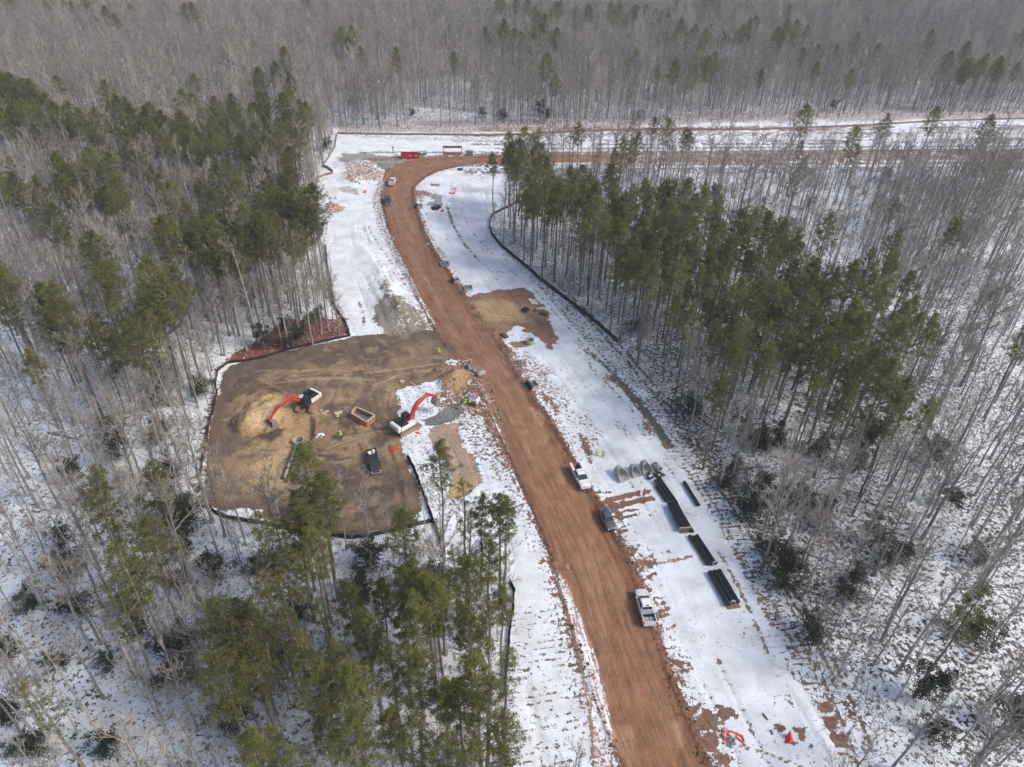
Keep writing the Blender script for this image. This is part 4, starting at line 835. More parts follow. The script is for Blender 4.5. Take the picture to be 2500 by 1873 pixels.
# ------------------------------------------------------------------ flared end sections
def frame_end(name, label, back, front, r, wf, L, group):
    a = at(*back); b = at(*front); c = (a+b)/2; d = b-a
    P = [(-L/2,-r*.8,.25),(-L/2,r*.8,.25),(-L*.1,r*1.2,.55),(L/2,wf,.2),(L/2,-wf,.2),(-L*.1,-r*1.2,.55),(-L/2,-r*.8,.25)]
    ob = MB().tube(P, .17, 8); ob.tube([(-L/2-.1,-r*.8,.3),(-L/2-.1,r*.8,.3)], .24, 8)
    o = ob.build(name, M_hdpe, None, True); o.location = (c[0], c[1], gz(*c)); o.rotation_euler = (0,0,math.atan2(d[1],d[0])); return tag(o, label, 'pipe end', group)
def flared(name, label, back, front, r, wf, L, m, group, z=0.0, th=.1, open_from=.3):
    if m is M_hdpe: return frame_end(name, label, back, front, r, wf, L, group)
    a = at(*back); b = at(*front); c = (a+b)/2; d = b-a
    ob = MB(); N_ = 12; K_ = 20; vs = []
    for i in range(N_+1):
        t_ = i/N_; u_ = max(0, (t_-open_from)/(1-open_from)); am = math.pi*(1-u_**.75*.70)
        w_ = r+(wf-r)*u_; 
        for k in range(K_+1):
            th_ = -am+2*am*k/K_
            vs.append((-L/2+L*t_, w_*math.sin(th_)/(math.sin(am) if am < math.pi/2 else 1), r*(1-math.cos(th_))*(1.15)))
    fs = [(i*(K_+1)+k, i*(K_+1)+k+1, (i+1)*(K_+1)+k+1, (i+1)*(K_+1)+k) for i in range(N_) for k in range(K_)]
    o = ob.add(vs, fs).build(name, m, None, True, solid=th); o.location = (c[0], c[1], gz(*c)+th/2); o.rotation_euler = (0,0,math.atan2(d[1],d[0])); tag(o, label, 'pipe end', group); return o
P3 = lambda x, y: (1340+x/6.9, 1080+y/6.9)
G2 = 'grey concrete flared end sections in a row'
flared('flared_end_section', 'largest grey concrete flared end section, leftmost in the row on snow', P3(1160,540), P3(1265,645), .74, 1.2, 2.6, M_conc, G2, th=.14)
flared('flared_end_section', 'second concrete flared end section from the left, narrower', P3(1410,480), P3(1480,565), .60, .98, 2.2, M_conc, G2, th=.12)
flared('flared_end_section', 'third concrete flared end section, behind the black plastic one', P3(1590,430), P3(1660,530), .68, 1.05, 2.4, M_conc, G2, th=.13)
flared('flared_end_section', 'rightmost concrete flared end section with its round pipe end towards the pipes', P3(1850,480), P3(1740,390), .5, .95, 2.3, M_conc, G2, th=.12, open_from=.45)
flared('plastic_end_section', 'larger black plastic flared end lying at the head of the pipe bundle', P3(1690,610), P3(1760,550), .42, .95, 1.6, M_hdpe, 'black plastic end sections', th=.09)
flared('plastic_end_section', 'smaller black plastic flared end right of the other black one', P3(1840,585), P3(1890,535), .35, .7, 1.3, M_hdpe, 'black plastic end sections', th=.08)
# ------------------------------------------------------------------ concrete rings, pipes, inlets
def ring(label, px, r, h, sink=0, th=.16, m=M_conc):
    c = at(*px); o = MB().lathe([(r-th,0),(r,0),(r,h),(r-th,h)], 32).build('concrete_ring', m, None, True, bevel=.02); o.location = (*c, gz(*c)-sink); tag(o, label, 'manhole ring'); return o
ring('wide concrete manhole ring standing on melted snow right of the road', (1293,838), 1.0, 1.0)
rg = ring('concrete manhole ring in the sand pit at the top of the pipe trench', (728,1073), 1.1, 1.9, .5, .2, M_conc)
MB().lathe([(0,.3),(.9,.3),(.9,.35),(0,.35)], 20).build('base_slab', M_concd, rg)
ps_ = at(723,1083); pe_ = at(692,1172); pp = MB().tube([(*(TR0+(TR1-TR0)*.14),-.42),(TR1[0],TR1[1],-.4)], .30, 16).build('concrete_pipe', M_conc, None, True)
pp.data.transform(Matrix.Translation((0,0,0))); tag(pp, 'pale concrete pipe laid in the trench below the manhole ring', 'pipe')
P7 = lambda x, y: (1120+x/5.52, 680+y/5.52)
G3 = 'short grey concrete pipes by the road'
pipe('concrete_pipe', 'leftmost of the short concrete pipes lying at the pad entrance', P7(122,1165), P7(166,1245), .42, M_concd, .42, G3, ribs=1, th=.25, bell=False)
pipe('concrete_pipe', 'middle one of the short concrete pipes at the pad entrance', P7(175,1190), P7(235,1272), .42, M_concd, .42, G3, ribs=1, th=.25, bell=False)
pipe('concrete_pipe', 'pale thick concrete pipe with a crumbled white end on the road edge', P7(345,1258), P7(250,1305), .55, M_conc, .55, G3, ribs=1, th=.3, bell=False)
pipe('concrete_pipe', 'long pale concrete pipe on the brown yard right of the road', P7(1150,398), P7(1030,422), .45, M_conc, .45, None, ribs=1, th=.2, bell=False)
def crate_frame(name, label, px, d3, m, rz=0., cat='box', open_=True, tarp=False):
    c = at(*px); t = tag(empty(name, (*c, gz(*c)), rz), label, cat); a, b, h = d3; w_ = .14
    MB().box((0,-b/2,h/2),(a,w_,h)).box((0,b/2,h/2),(a,w_,h)).box((-a/2,0,h/2),(w_,b-w_,h)).box((a/2,0,h/2),(w_,b-w_,h)).build('concrete_box', m, t, bevel=.02)
    MB().box((0,0,h*.3),(a-w_*1.1,b-w_*1.1,.08)).build('bottom', M_mud, t)
    if tarp: MB().box((-a/2-.12,0,h*.62),(.10,b*1.3,h*1.15),(0,.25,0)).box((-a/2+.05,0,h+.08),(.6,b*1.3,.04),(0,.1,0)).build('tarp', M_tarp, t)
    return t
crate_frame('curb_inlet', 'concrete curb inlet box with black tarp beside the road, opposite the excavators', (1301,944), (1.7,2.2,.8), M_conc, R(25), 'inlet', tarp=True)
crate_frame('curb_inlet', 'concrete inlet box with black cover half way up the right road edge', (1113,688), (1.6,1.8,.8), M_conc, R(25), 'inlet', tarp=True)
crate_frame('curb_inlet', 'pale open inlet frame on snow above the brown yard', (1143,706), (2.0,2.2,.6), M_galv, R(8), 'inlet')
crate_frame('curb_inlet', 'grey concrete box at the road edge below the white trailer', (1024,507), (1.8,2.0,.9), M_conc, R(10), 'inlet', tarp=True)
crate_frame('curb_inlet', 'low grey inlet box half buried in snow at the right road edge', (1085,647), (2.2,2.4,.5), M_concd, R(15), 'inlet')
def rocks(name, label, px, r, n_, m, cat, flat=.5, s0=.25):
    c = at(*px); b_ = MB()
    for i in range(n_):
        q = random.uniform(0, 6.28); d = r*math.sqrt(random.random()); s_ = random.uniform(.5, 1.3)*s0
        b_.box((math.cos(q)*d, math.sin(q)*d, (r-d)*flat+s_*.2), (s_*1.5, s_, s_*(.35 if flat < .15 or m in (M_snowm, M_pale) else .9)), ((random.random()*3, random.random()*3, random.random()*3) if m not in (M_snowm, M_pale) else (random.uniform(-.3,.3), random.uniform(-.3,.3), random.random()*6)))
    o = b_.build(name, m, None, bevel=.03, seg=1); o.location = (*c, gz(*c)); tag(o, label, cat); return o
rocks('rock_heap', 'small heap of grey stones beside the right road edge below the ring', (1273,887), 1.1, 60, M_rock, 'rock heap', .6, .3)
rocks('brush_heap', 'dark tangle of scrap on the brown yard left of the long pale pipe', (1283,758), .9, 34, M_dark, 'scrap heap', .9, .3)
rocks('stone_heap', 'row of dark grey stones on the gravel at the top of the road bend', (940,407), 3.2, 110, M_rock, 'rock heap', .2, .55)
rocks('scrap_heap', 'heap of snowy scrap and planks at the top corner of the pad by the road', (1103,887), 1.2, 26, M_snowm, 'scrap heap', .4, .4)
rocks('rubble', 'pale broken boards lying on the pad right of the left excavator', (792,1006), 1.0, 7, M_pale, 'debris', .03, .45)
rocks('rubble', 'broken pale slab pieces above the worker on the pad', (827,1012), .9, 12, M_pale, 'debris', .1, .4)
rocks('rubble', 'small white scraps on the pad right of the pit', (781,1064), .7, 8, M_snowm, 'debris', .05, .35)
def pallet(label, px, d3, rz, m=M_wood, n_=7, cat='pallet'):
    c = at(*px); b_ = MB(); a, w_, h = d3
    for i in range(n_): b_.box((-a/2+a*(i+.5)/n_, 0, h-.03), (a/n_*.72, w_, .05))
    for y in (-w_/2+.08, 0, w_/2-.08): b_.box((0, y, h/2-.04), (a, .12, h-.09))
    o = b_.build('pallet', m, None); o.location = (*c, gz(*c)); o.rotation_euler = (0,0,rz); tag(o, label, cat)
pallet('dark slatted pallet at the road edge beside the yard', (1231,821), (2.2,1.0,.5), R(125), M_log)
pallet('dark wooden rack at the right end of the brown yard', (1328,768), (1.9,1.3,.6), R(-30), M_log)
pallet('stacked tan pallets right of the rusty trench shield', (1146,379), (2.6,2.0,1.6), R(2), M_wood)
def plank(label, a, b, w_=.25, h=.12, m=M_pale):
    A = at(*a); B = at(*b); c = (A+B)/2; d = B-A
    o = MB().box((0,0,h/2),(float(np.hypot(*d)),w_,h)).build('plank', m, None, bevel=.01); o.location = (*c, gz(*c)+.02); o.rotation_euler = (0,0,math.atan2(d[1],d[0])); tag(o, label, 'plank')
plank('weathered plank lying on snow at the bottom right road edge', (1733,1767), (1768,1765), .42, m=M_wood)
plank('short dark plank on the snow between the two orange nettings and the pipes', (1862,1742), (1874,1758), .2, m=M_log)
plank('tiny dark stub of wood left of the upright orange netting', (1882,1783), (1886,1794), .2, m=M_log)
plank('long pale board at the pad entrance by the short pipes', (1128,884), (1152,879))
plank('pale stake lying on the road opposite the short pipes', (1226,879), (1234,891), .15)
plank('pale timber pole on the pad leading from the snow patch', (1000,932), (1024,946), .2)
plank('thin pale stick at the top of the pad', (945,928), (966,917), .14)
plank('wide pale board end near the snow patch on the pad', (977,930), (986,932), .8)
plank('thin board right of the fresh concrete pipe at the pad entrance', (1172,916), (1187,914), .14)
plank('long timber beside the ring on the brown yard', (1285,848), (1300,842), .16)
# ------------------------------------------------------------------ boxes and shields
def open_box(name, label, cor, h, m, inner, th=.12, ribs=6, cat='box'):
    P = [at(*p) for p in cor]; c = sum(P)/4; t = tag(empty(name, (*c, gz(*c))), label, cat)
    Q = [p-c for p in P]
    for i in range(4):
        a, b = Q[i], Q[(i+1)%4]; d = b-a; L = float(np.hypot(*d)); ang = math.atan2(d[1], d[0]); mid = (a+b)/2
        w_ = MB(); w_.m = Matrix.Translation((*mid, 0)) @ Matrix.Rotation(ang, 4, 'Z'); w_.box((0,0,h/2),(L,th,h))
        wo = w_.build('side_wall', m, t); r_ = MB(); r_.m = w_.m
        for k in range(ribs if L > 3 else 3): r_.box((-L/2+L*(k+.5)/(ribs if L > 3 else 3), 0, h*.48), (.1, th+.16, h*.92))
        r_.box((0,0,h),(L+.1,th+.12,.12)); r_.build('rim_and_ribs', M_pale if m is M_boxor else m, wo)
    z_ = h*.25
    MB().add([(q[0]*.93,q[1]*.93,z_) for q in Q]+[(q[0]*.93,q[1]*.93,z_-.1) for q in Q], [(0,1,2,3),(7,6,5,4)]).build('stone_fill' if m is M_boxor else 'floor', inner, t)
    return t
PB = lambda x, y: (820+x/5.82, 930+y/5.82)
open_box('bedding_box', 'open orange bedding box half filled with grey stone between the two excavators', [PB(230,530),PB(292,440),PB(560,560),PB(440,655)], 1.3, M_boxor, M_mud, ribs=7)
P6 = lambda x, y: (900+x/8.28, 350+y/8.28)
rbx = open_box('red_container', 'bright red ribbed open container at the top of the road bend', [P6(665,320),P6(1015,315),P6(1000,275),P6(660,280)], 1.9, M_redbox, M_redbox, ribs=14)
c = at(*P6(0,0)); a_ = at(*P6(840,322)); b_ = at(*P6(965,320))
for i, q in enumerate((a_, b_)):
    o = MB().lathe([(0,0),(.28,0),(.28,.04),(0,.04)], 16, 'Y').build('white_disc', M_hat, rbx); o.location = (q[0]-rbx.location[0], q[1]-rbx.location[1]-.3, 1.45)
def shield():
    a = at(*P6(1505,235)); b = at(*P6(1885,235)); c = (a+b)/2; d = b-a; L = float(np.hypot(*d))
    t = tag(empty('trench_shield', (*c, gz(*c)), math.atan2(d[1], d[0])), 'rusty brown trench shield frame standing on snow beside the far road', 'trench shield')
    MB().box((0,0,.45),(L,.18,.9)).build('near_plate', M_rust, t); MB().box((0,2.0,2.3),(L,.18,.9)).build('far_plate', M_rust, t)
    for s in (-1, 1): MB().box((s*(L/2-.1),0,1.5),(.18,.2,1.4)).box((s*(L/2-.1),1.0,2.3),(.16,2.0,.16)).box((s*(L/2-.1),2.0,1.0),(.18,.2,2.0)).build('post', M_log, t)
shield()
pg = 'round concrete pipe ends stacked by the red container'
lb = ['top single', 'bottom left', 'bottom second', 'bottom third', 'bottom right']
for k, (x, y, z) in enumerate(((1045,215,1.55),(1025,225,.6),(1062,222,.6),(1105,218,.6),(1150,210,.6))):
    p = P6(x, y); p2 = (p[0]+.6, p[1]-4.5); pipe('concrete_pipe', f'{lb[k]} concrete pipe of the stack right of the red container', p, p2, .6, M_conc, z, pg, ribs=1, th=.28, bell=False, L=2.4)
def trailer():
    c = at(1071,500); t = tag(empty('cargo_trailer', (*c, gz(*c)), R(2)), 'small white enclosed trailer with grey roof on snow inside the road bend', 'trailer')
    MB().box((0,0,1.55),(2.4,3.0,2.1)).build('body', M_white, t, bevel=.06); MB().box((0,0,2.64),(2.44,3.04,.08)).build('roof', M_galv, t)
    for s in (-1, 1):
        MB().box((s*.58,-1.51,1.5),(1.05,.04,1.8)).build('rear_door', M_lamp, t); q = MB().lathe([(.2,-.1),(.36,-.1),(.36,.1),(.2,.1)], 16, 'X', (s*1.28,.3,.36)).build('wheel', M_tyre, t, True)
    MB().box((0,-1.6,.5),(2.3,.2,.1)).tube([(-.5,1.5,.5),(0,2.7,.5),(.5,1.5,.5)], .06).build('chassis', M_dark, t)
trailer()
rocks('scrap_heap', 'dark scrap pile in front of the white trailer', (1067,510), 1.6, 26, M_dark, 'scrap heap', .15, .45)
def netting(label, pts, h, m=M_pinkor, loose=.25):
    P = [at(*p) for p in pts]; c = sum(P)/len(P); b_ = MB(); prev = None; vs = []; fs = []; k = 0
    R_ = resample(np.array(P)-c, max(8, len(pts)*4)); n_ = len(R_)
    for x, y in R_:
        for j in range(3): vs.append((x+random.uniform(-loose,loose)*.5*(j>0), y+random.uniform(-loose,loose)*.5*(j>0)+j*.12, h*j/2*random.uniform(.6,1.15)+.03))
    for i in range(n_-1):
        for j in range(2): fs.append((i*3+j,(i+1)*3+j,(i+1)*3+j+1,i*3+j+1))
    o = b_.add(vs, fs).build('safety_netting', m, None, solid=.04); o.location = (*c, gz(*c)); tag(o, label, 'safety netting'); return o
netting('crumpled bright orange netting on the pad edge right of the black pickup', [(953,1102),(963,1101),(977,1097)], .5, M_orange)
netting('small pink netting scrap on snow behind the right excavator track', [(1014,1058),(1020,1060),(1026,1059)], .4)
netting('loop of faded orange netting around a stone at the bottom of the snow', [(1764,1800),(1768,1810),(1776,1814),(1764,1798),(1772,1790),(1788,1790),(1797,1794),(1814,1803),(1818,1814)], .28)
netting('trailing end of orange netting beside the loop at the bottom', [(1796,1800),(1806,1810),(1819,1820)], .2)
def heap(label, px, r, h, m):
    c = at(*px); b_ = MB(); n_ = 14; vs = []; fs = []
    for j in range(5):
        for i in range(n_): q = i*6.2832/n_; rr = r*(1-j/4.3)*random.uniform(.7,1.15); vs.append((rr*math.cos(q)*.75, rr*math.sin(q)+j*.12, h*j/4+random.uniform(0,.08)))
    fs = [(j*n_+i, j*n_+(i+1)%n_, (j+1)*n_+(i+1)%n_, (j+1)*n_+i) for j in range(4) for i in range(n_)]+[tuple(4*n_+i for i in range(n_))]
    o = b_.add(vs, fs).build('netted_post', m, None); o.location = (*c, gz(*c)); tag(o, label, 'safety netting')
    return o
heap('upright red orange netting wrapped round a stake, bottom right on snow', (1926,1805), .6, 1.2, M_orange)
heap('red netting bundle beside the white trailer', (1080,516), .8, .6, M_orange)
heap('small orange bundle on snow left of the far vehicles', (891,470), .7, .9, M_orange)
for lab, L_ in (('orange net panel lying open on snow right of the trailer', [(1096,473),(1110,475),(1114,461),(1106,462),(1104,466)]),): netting(lab, L_, .4)
rocks('rock', 'single dark boulder on the snow inside the far bend', (1124,415), .7, 6, M_dark, 'rock', .5, .9)
rocks('rock_heap', 'pale stone ringed by the orange netting loop at the bottom', (1781,1808), .8, 30, M_rock, 'rock heap', .3, .25)
# signpost
c = at(960,376); t = tag(empty('sign_post', (*c, gz(*c))), 'thin dark marker post left of the red container', 'post')
MB().tube([(0,0,0),(0,0,2.6)], .09).build('pole', M_dark, t); MB().box((0,0,2.4),(.7,.08,.5)).box((0,0,1.6),(.4,.08,.3)).build('plate', M_dark, t)
# ------------------------------------------------------------------ silt fences
def fence(label, P, h=.75, m=M_silt, lean=.1, step=2.2, world=False, group='silt fences around the clearing', post=True):
    P = np.array(P) if world else W(P); L = np.hypot(*np.diff(P, axis=0).T).sum(); n_ = int(L/.7)+2; Q = resample(P, n_)
    c = Q.mean(0); t = tag(empty('silt_fence', (*c, 0)), label, 'fence', group); b_ = MB(); vs = []; pm_ = []
    for i, (x, y) in enumerate(Q):
        x += random.uniform(-.06,.06); y += random.uniform(-.06,.06); z = gz(x, y); hh_ = h*random.uniform(.82,1.05)
        d = Q[min(i+1,n_-1)]-Q[max(i-1,0)]; d = d/(np.hypot(*d)+1e-9); nx_, ny_ = -d[1], d[0]; o_ = lean*random.uniform(-.4,1)
        vs += [(x-c[0]-nx_*.25,y-c[1]-ny_*.25,z+.02),(x-c[0],y-c[1],z+.08),(x-c[0]+nx_*o_,y-c[1]+ny_*o_,z+hh_)]
        if post and i % max(1, round(step/.7)) == 0: pm_.append((x-c[0]+nx_*o_, y-c[1]+ny_*o_, z+h*.55))
    fs = [(i*3+j,(i+1)*3+j,(i+1)*3+j+1,i*3+j+1) for i in range(n_-1) for j in range(2)]
    b_.add(vs, fs).build('fabric', m, t, solid=.03)
    for k, p in enumerate(pm_[:100]):
        if k == 0: s0_ = MB().box((0,0,0), (.06,.06,h*1.2)).build('stake', M_wood, t); q = s0_
        else: q = s0_.copy(); COL.objects.link(q)
        q.location = p
    return t
fence('black silt fence curving around the left and top of the brown pad', S([(755,727),(690,742),(620,758),(580,771),(545,779),(492,787),(472,802),(466,830),(470,850),(463,885),(452,920),(447,960),(438,1000),(433,1030),(437,1050),(430,1066)]), .8)
fence('black silt fence below the brown pad, left half behind trees', S([(445,1090),(465,1108),(490,1120),(530,1126),(560,1129),(600,1140),(650,1148),(690,1153)]), .8)
fence('brown silt fence below the brown pad, right half', S([(700,1156),(760,1163),(800,1158),(850,1146),(900,1134),(936,1126)]), .75)
fence('dark silt fence climbing from the pad corner along the left wood edge', S([(755,727),(752,712),(745,695),(730,675),(720,655),(714,630),(712,600),(706,570),(703,530)]), .8)
fence('black silt fence crossing the snow from the black pickup down to the pines', S([(880,985),(893,1010),(905,1040),(918,1075),(934,1118),(948,1155),(955,1185)]), .9)
fence('long black silt fence following the foot of the right pine wood', S([(1122,436),(1095,450),(1068,463),(1059,475),(1058,492),(1064,510),(1085,535),(1110,555),(1140,580),(1165,603),(1200,630),(1240,660),(1280,692),(1310,718),(1336,742)]), 1.0)
fence('pale silt fence with leaning fabric in front of the lower pines', S([(1100,1258),(1112,1275),(1110,1320),(1102,1370),(1098,1420),(1093,1470),(1088,1510)]), .8)
fence('tan silt fence on the upper left corner of the clearing', [(824,327),(818,360),(804,385),(788,407),(800,412),(813,421)], .9, M_silt2)
fence('tan silt fence along the left wood edge below the upper corner', [(813,425),(790,430),(776,437),(774,458),(779,480),(776,495),(771,511)], .9, M_silt2)
fence('tan silt fence along the far wood edge behind the clearing', [(824,327),(900,329),(1000,330),(1100,331),(1200,332),(1269,330),(1400,322),(1600,318),(1850,318),(2100,308),(2300,296),(2600,288)], .8, M_silt2, step=6)
# ------------------------------------------------------------------ foliage and bark
def leafmat(name, c1, c2, trans=.25):
    m, t, b = nodes(name); n = t.nodes; l = t.links
    a = n.new('ShaderNodeAttribute'); a.attribute_name = 'tone'
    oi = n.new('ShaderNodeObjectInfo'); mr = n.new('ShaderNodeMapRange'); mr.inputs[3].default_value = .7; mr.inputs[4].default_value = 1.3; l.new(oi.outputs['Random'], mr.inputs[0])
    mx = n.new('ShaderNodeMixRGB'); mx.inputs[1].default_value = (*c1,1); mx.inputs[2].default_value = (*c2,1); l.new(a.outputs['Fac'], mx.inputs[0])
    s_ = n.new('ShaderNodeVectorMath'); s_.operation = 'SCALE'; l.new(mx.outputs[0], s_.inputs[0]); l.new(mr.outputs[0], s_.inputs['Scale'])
    l.new(s_.outputs[0], b.inputs['Base Color']); b.inputs['Roughness'].default_value = .75; b.inputs['Specular IOR Level'].default_value = .2
    tr = n.new('ShaderNodeBsdfTranslucent'); l.new(s_.outputs[0], tr.inputs[0]); ms = n.new('ShaderNodeMixShader'); ms.inputs[0].default_value = trans
    out = t.nodes['Material Output']; l.new(b.outputs[0], ms.inputs[1]); l.new(tr.outputs[0], ms.inputs[2]); l.new(ms.outputs[0], out.inputs[0]); return m
def barkmat(name, c1, c2):
    m, t, b = nodes(name); n = t.nodes; l = t.links
    tc = n.new('ShaderNodeTexCoord'); no = n.new('ShaderNodeTexNoise'); no.inputs['Scale'].default_value = 1.2; no.inputs['Detail'].default_value = 6; l.new(tc.outputs['Object'], no.inputs['Vector'])
    mr = n.new('ShaderNodeMapRange'); mr.inputs[1].default_value = .35; mr.inputs[2].default_value = .65; l.new(no.outputs[0], mr.inputs[0])
    mx = n.new('ShaderNodeMixRGB'); mx.inputs[1].default_value = (*c1,1); mx.inputs[2].default_value = (*c2,1); l.new(mr.outputs[0], mx.inputs[0])
    oi = n.new('ShaderNodeObjectInfo'); m2 = n.new('ShaderNodeMapRange'); m2.inputs[3].default_value = .68; m2.inputs[4].default_value = 1.38; l.new(oi.outputs['Random'], m2.inputs[0])
    s_ = n.new('ShaderNodeVectorMath'); s_.operation = 'SCALE'; l.new(mx.outputs[0], s_.inputs[0]); l.new(m2.outputs[0], s_.inputs['Scale']); l.new(s_.outputs[0], b.inputs['Base Color'])
    b.inputs['Roughness'].default_value = .9; b.inputs['Specular IOR Level'].default_value = .2; return m
M_needle = leafmat('pine_needles', (.092,.106,.036), (.31,.295,.092), .38)
M_holly = leafmat('dark_evergreen_leaves', (.026,.038,.022), (.085,.10,.06), .15)
M_pbark = barkmat('pine_bark', (.13,.11,.095), (.25,.215,.185))
M_dbark = barkmat('grey_bark', (.20,.188,.172), (.39,.37,.345))
M_twig = barkmat('grey_twigs', (.21,.18,.155), (.37,.335,.295))
class TB:      # fast triangle soup / tube builder
    def __init__(s): s.v = []; s.f = []; s.t = []
    def tube(s, pts, rad, n):
        k = len(pts); b0 = len(s.v); a = None
        for i, p in enumerate(pts):
            d = (pts[min(i+1,k-1)]-pts[max(i-1,0)]).normalized()
            if a is None: a = d.orthogonal().normalized()
            a = (a-d*a.dot(d)).normalized(); b = d.cross(a)
            for j in range(n):
                th = 6.28319*j/n; s.v.append(tuple(p+(a*math.cos(th)+b*math.sin(th))*rad[i]))
        for i in range(k-1):
            for j in range(n): s.f.append((b0+i*n+j, b0+i*n+(j+1)%n, b0+(i+1)*n+(j+1)%n, b0+(i+1)*n+j))
    def mesh(s, name, m, tone=False):
        me = bpy.data.meshes.new(name); me.from_pydata(s.v, [], s.f); me.materials.append(m)
        if tone: a = me.attributes.new('tone', 'FLOAT', 'POINT'); a.data.foreach_set('value', np.array(s.t, 'f4'))
        return me
def tuft(tb, rr, p, n, ln, wd, tone, up=.35):
    for _ in range(n):
        d = Vector((rr.gauss(0,1), rr.gauss(0,1), rr.gauss(up,.8))).normalized(); q = d.cross(Vector((rr.gauss(0,1),rr.gauss(0,1),rr.gauss(0,1)))).normalized()*wd*.5
        L = ln*rr.uniform(.65,1.15); s0 = p+d*.04; b0 = len(tb.v)
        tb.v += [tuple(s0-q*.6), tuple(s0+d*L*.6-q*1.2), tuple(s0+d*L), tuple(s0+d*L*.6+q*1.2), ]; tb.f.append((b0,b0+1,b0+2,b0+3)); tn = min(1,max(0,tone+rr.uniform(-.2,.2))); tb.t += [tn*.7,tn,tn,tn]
def pine(seed, h, rmax, cb, nt_, per, ln, wd, lean=.0, sparse=1.0, r0=.2):
    rr = random.Random(seed); T = TB(); F = TB(); ang = rr.uniform(0,6.28); bx, by = math.cos(ang)*lean, math.sin(ang)*lean
    ax = lambda z: Vector((bx*(z/h)**1.5*h+.10*math.sin(z*.5+seed), by*(z/h)**1.5*h+.10*math.cos(z*.4+seed), z))
    zs = np.linspace(0, h*.985, 12); T.tube([ax(z) if i else Vector((0,0,-.3)) for i, z in enumerate(zs)], [r0*(1.25 if i == 0 else 1)*(1-z/h)**.7+.025 for i, z in enumerate(zs)], 7)
    c0 = h*cb; nl = int(nt_/5.5); ga = 0
    for i in range(nl):
        u = (i+rr.random())/nl; z = c0+(h-c0)*u**.9
        env = rmax*min(1, (u/.22)**.6 if u < .22 else 1)*(max(0, 1-((u-.22)/.80)**1.6) if u > .22 else 1)+.25
        ga += 2.4+rr.uniform(-.5,.5); L = env*rr.uniform(.55,1.12); el = rr.uniform(-.05,.35)+.55*u
        d = Vector((math.cos(ga)*math.cos(el), math.sin(ga)*math.cos(el), math.sin(el))); p0 = ax(z); p1 = p0+d*L*.55; p2 = p0+d*L+Vector((0,0,.12*L))
        T.tube([p0,p1,p2], [.055*(1-u*.5)*L/rmax+.015,.03,.012], 3)
        lt = rr.uniform(.0,.75)
        for k in range(max(2, int(5.5*(L/rmax+.35)))):
            w_ = rr.uniform(.42,1.05); q = p0.lerp(p2, w_)+Vector((rr.gauss(0,.30),rr.gauss(0,.30),rr.gauss(.12,.2)))*(.55+.5*L/2.5)
            if rr.random() > sparse: continue
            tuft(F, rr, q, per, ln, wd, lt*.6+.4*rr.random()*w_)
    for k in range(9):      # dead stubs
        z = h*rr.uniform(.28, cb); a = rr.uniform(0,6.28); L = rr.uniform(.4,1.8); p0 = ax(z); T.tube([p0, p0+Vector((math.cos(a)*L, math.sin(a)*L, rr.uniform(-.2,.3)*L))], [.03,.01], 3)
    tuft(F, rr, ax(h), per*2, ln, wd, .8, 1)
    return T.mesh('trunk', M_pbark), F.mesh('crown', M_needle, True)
def bare(seed, h, r0, spread, fork, nb, tw=.014, low=.35):
    rr = random.Random(seed); T = TB(); F = TB()
    def branch(p, d, L, r, lev, tb):
        n_ = 4 if lev < 2 else 3; pts = [p]; dd = d.copy()
        for i in range(n_): dd = (dd+Vector((rr.gauss(0,.10),rr.gauss(0,.10),rr.gauss(.05,.06)))*(1+.4*lev)).normalized(); pts.append(pts[-1]+dd*L/n_)
        e = max(tw, r*.38); tb.tube(pts, [r+(e-r)*i/n_ for i in range(n_+1)], 4 if lev < 2 else 3)
        if lev >= 3: return
        m = (5,4,3)[lev] if L > 1.2 else 2
        for k in range(m):
            t_ = rr.uniform(.25,1.0); i = min(n_-1, int(t_*n_)); q = pts[i].lerp(pts[i+1], t_*n_-i); a = rr.uniform(0,6.28); o = dd.orthogonal().normalized(); o = Matrix.Rotation(a,3,dd) @ o
            nd = (dd*rr.uniform(.75,1.1)+o*rr.uniform(.45,.85)+Vector((0,0,.18))).normalized()
            branch(q, nd, L*rr.uniform(.38,.62), max(tw, r*(1-t_*.55)*.48), lev+1, F)
    fz = h*fork; lx, ly = rr.gauss(0,.03), rr.gauss(0,.03); ax = lambda z: Vector((lx*z+.12*math.sin(z*.35+seed), ly*z+.12*math.cos(z*.3+seed), z))
    zs = np.linspace(0, h*.93, 12); T.tube([ax(z) if i else Vector((0,0,-.3)) for i, z in enumerate(zs)], [max(tw*1.3, r0*(1.35 if i == 0 else 1)*(1-z/h)**.85) for i, z in enumerate(zs)], 7)
    for k in range(nb):
        u = rr.random()**.8; z = fz+(h*.93-fz)*u; a = k*2.4+rr.uniform(-.5,.5); el = rr.uniform(.5,1.05)+.25*u
        d = Vector((math.cos(a)*math.cos(el), math.sin(a)*math.cos(el), math.sin(el))); L = spread*(1-.55*u)*rr.uniform(.7,1.2)
        branch(ax(z), d, L, max(tw*1.5, r0*(1-z/h)**.85*.55), 0 if spread > 3.5 else 1, F if u > .3 or L < 2 else T)
    for k in range(5):
        z = h*rr.uniform(low*.5, fork); a = rr.uniform(0,6.28); L = rr.uniform(.6,2.0); branch(ax(z), Vector((math.cos(a),math.sin(a),.5)).normalized(), L, .025, 2, F)
    return T.mesh('trunk', M_dbark), F.mesh('crown', M_twig)
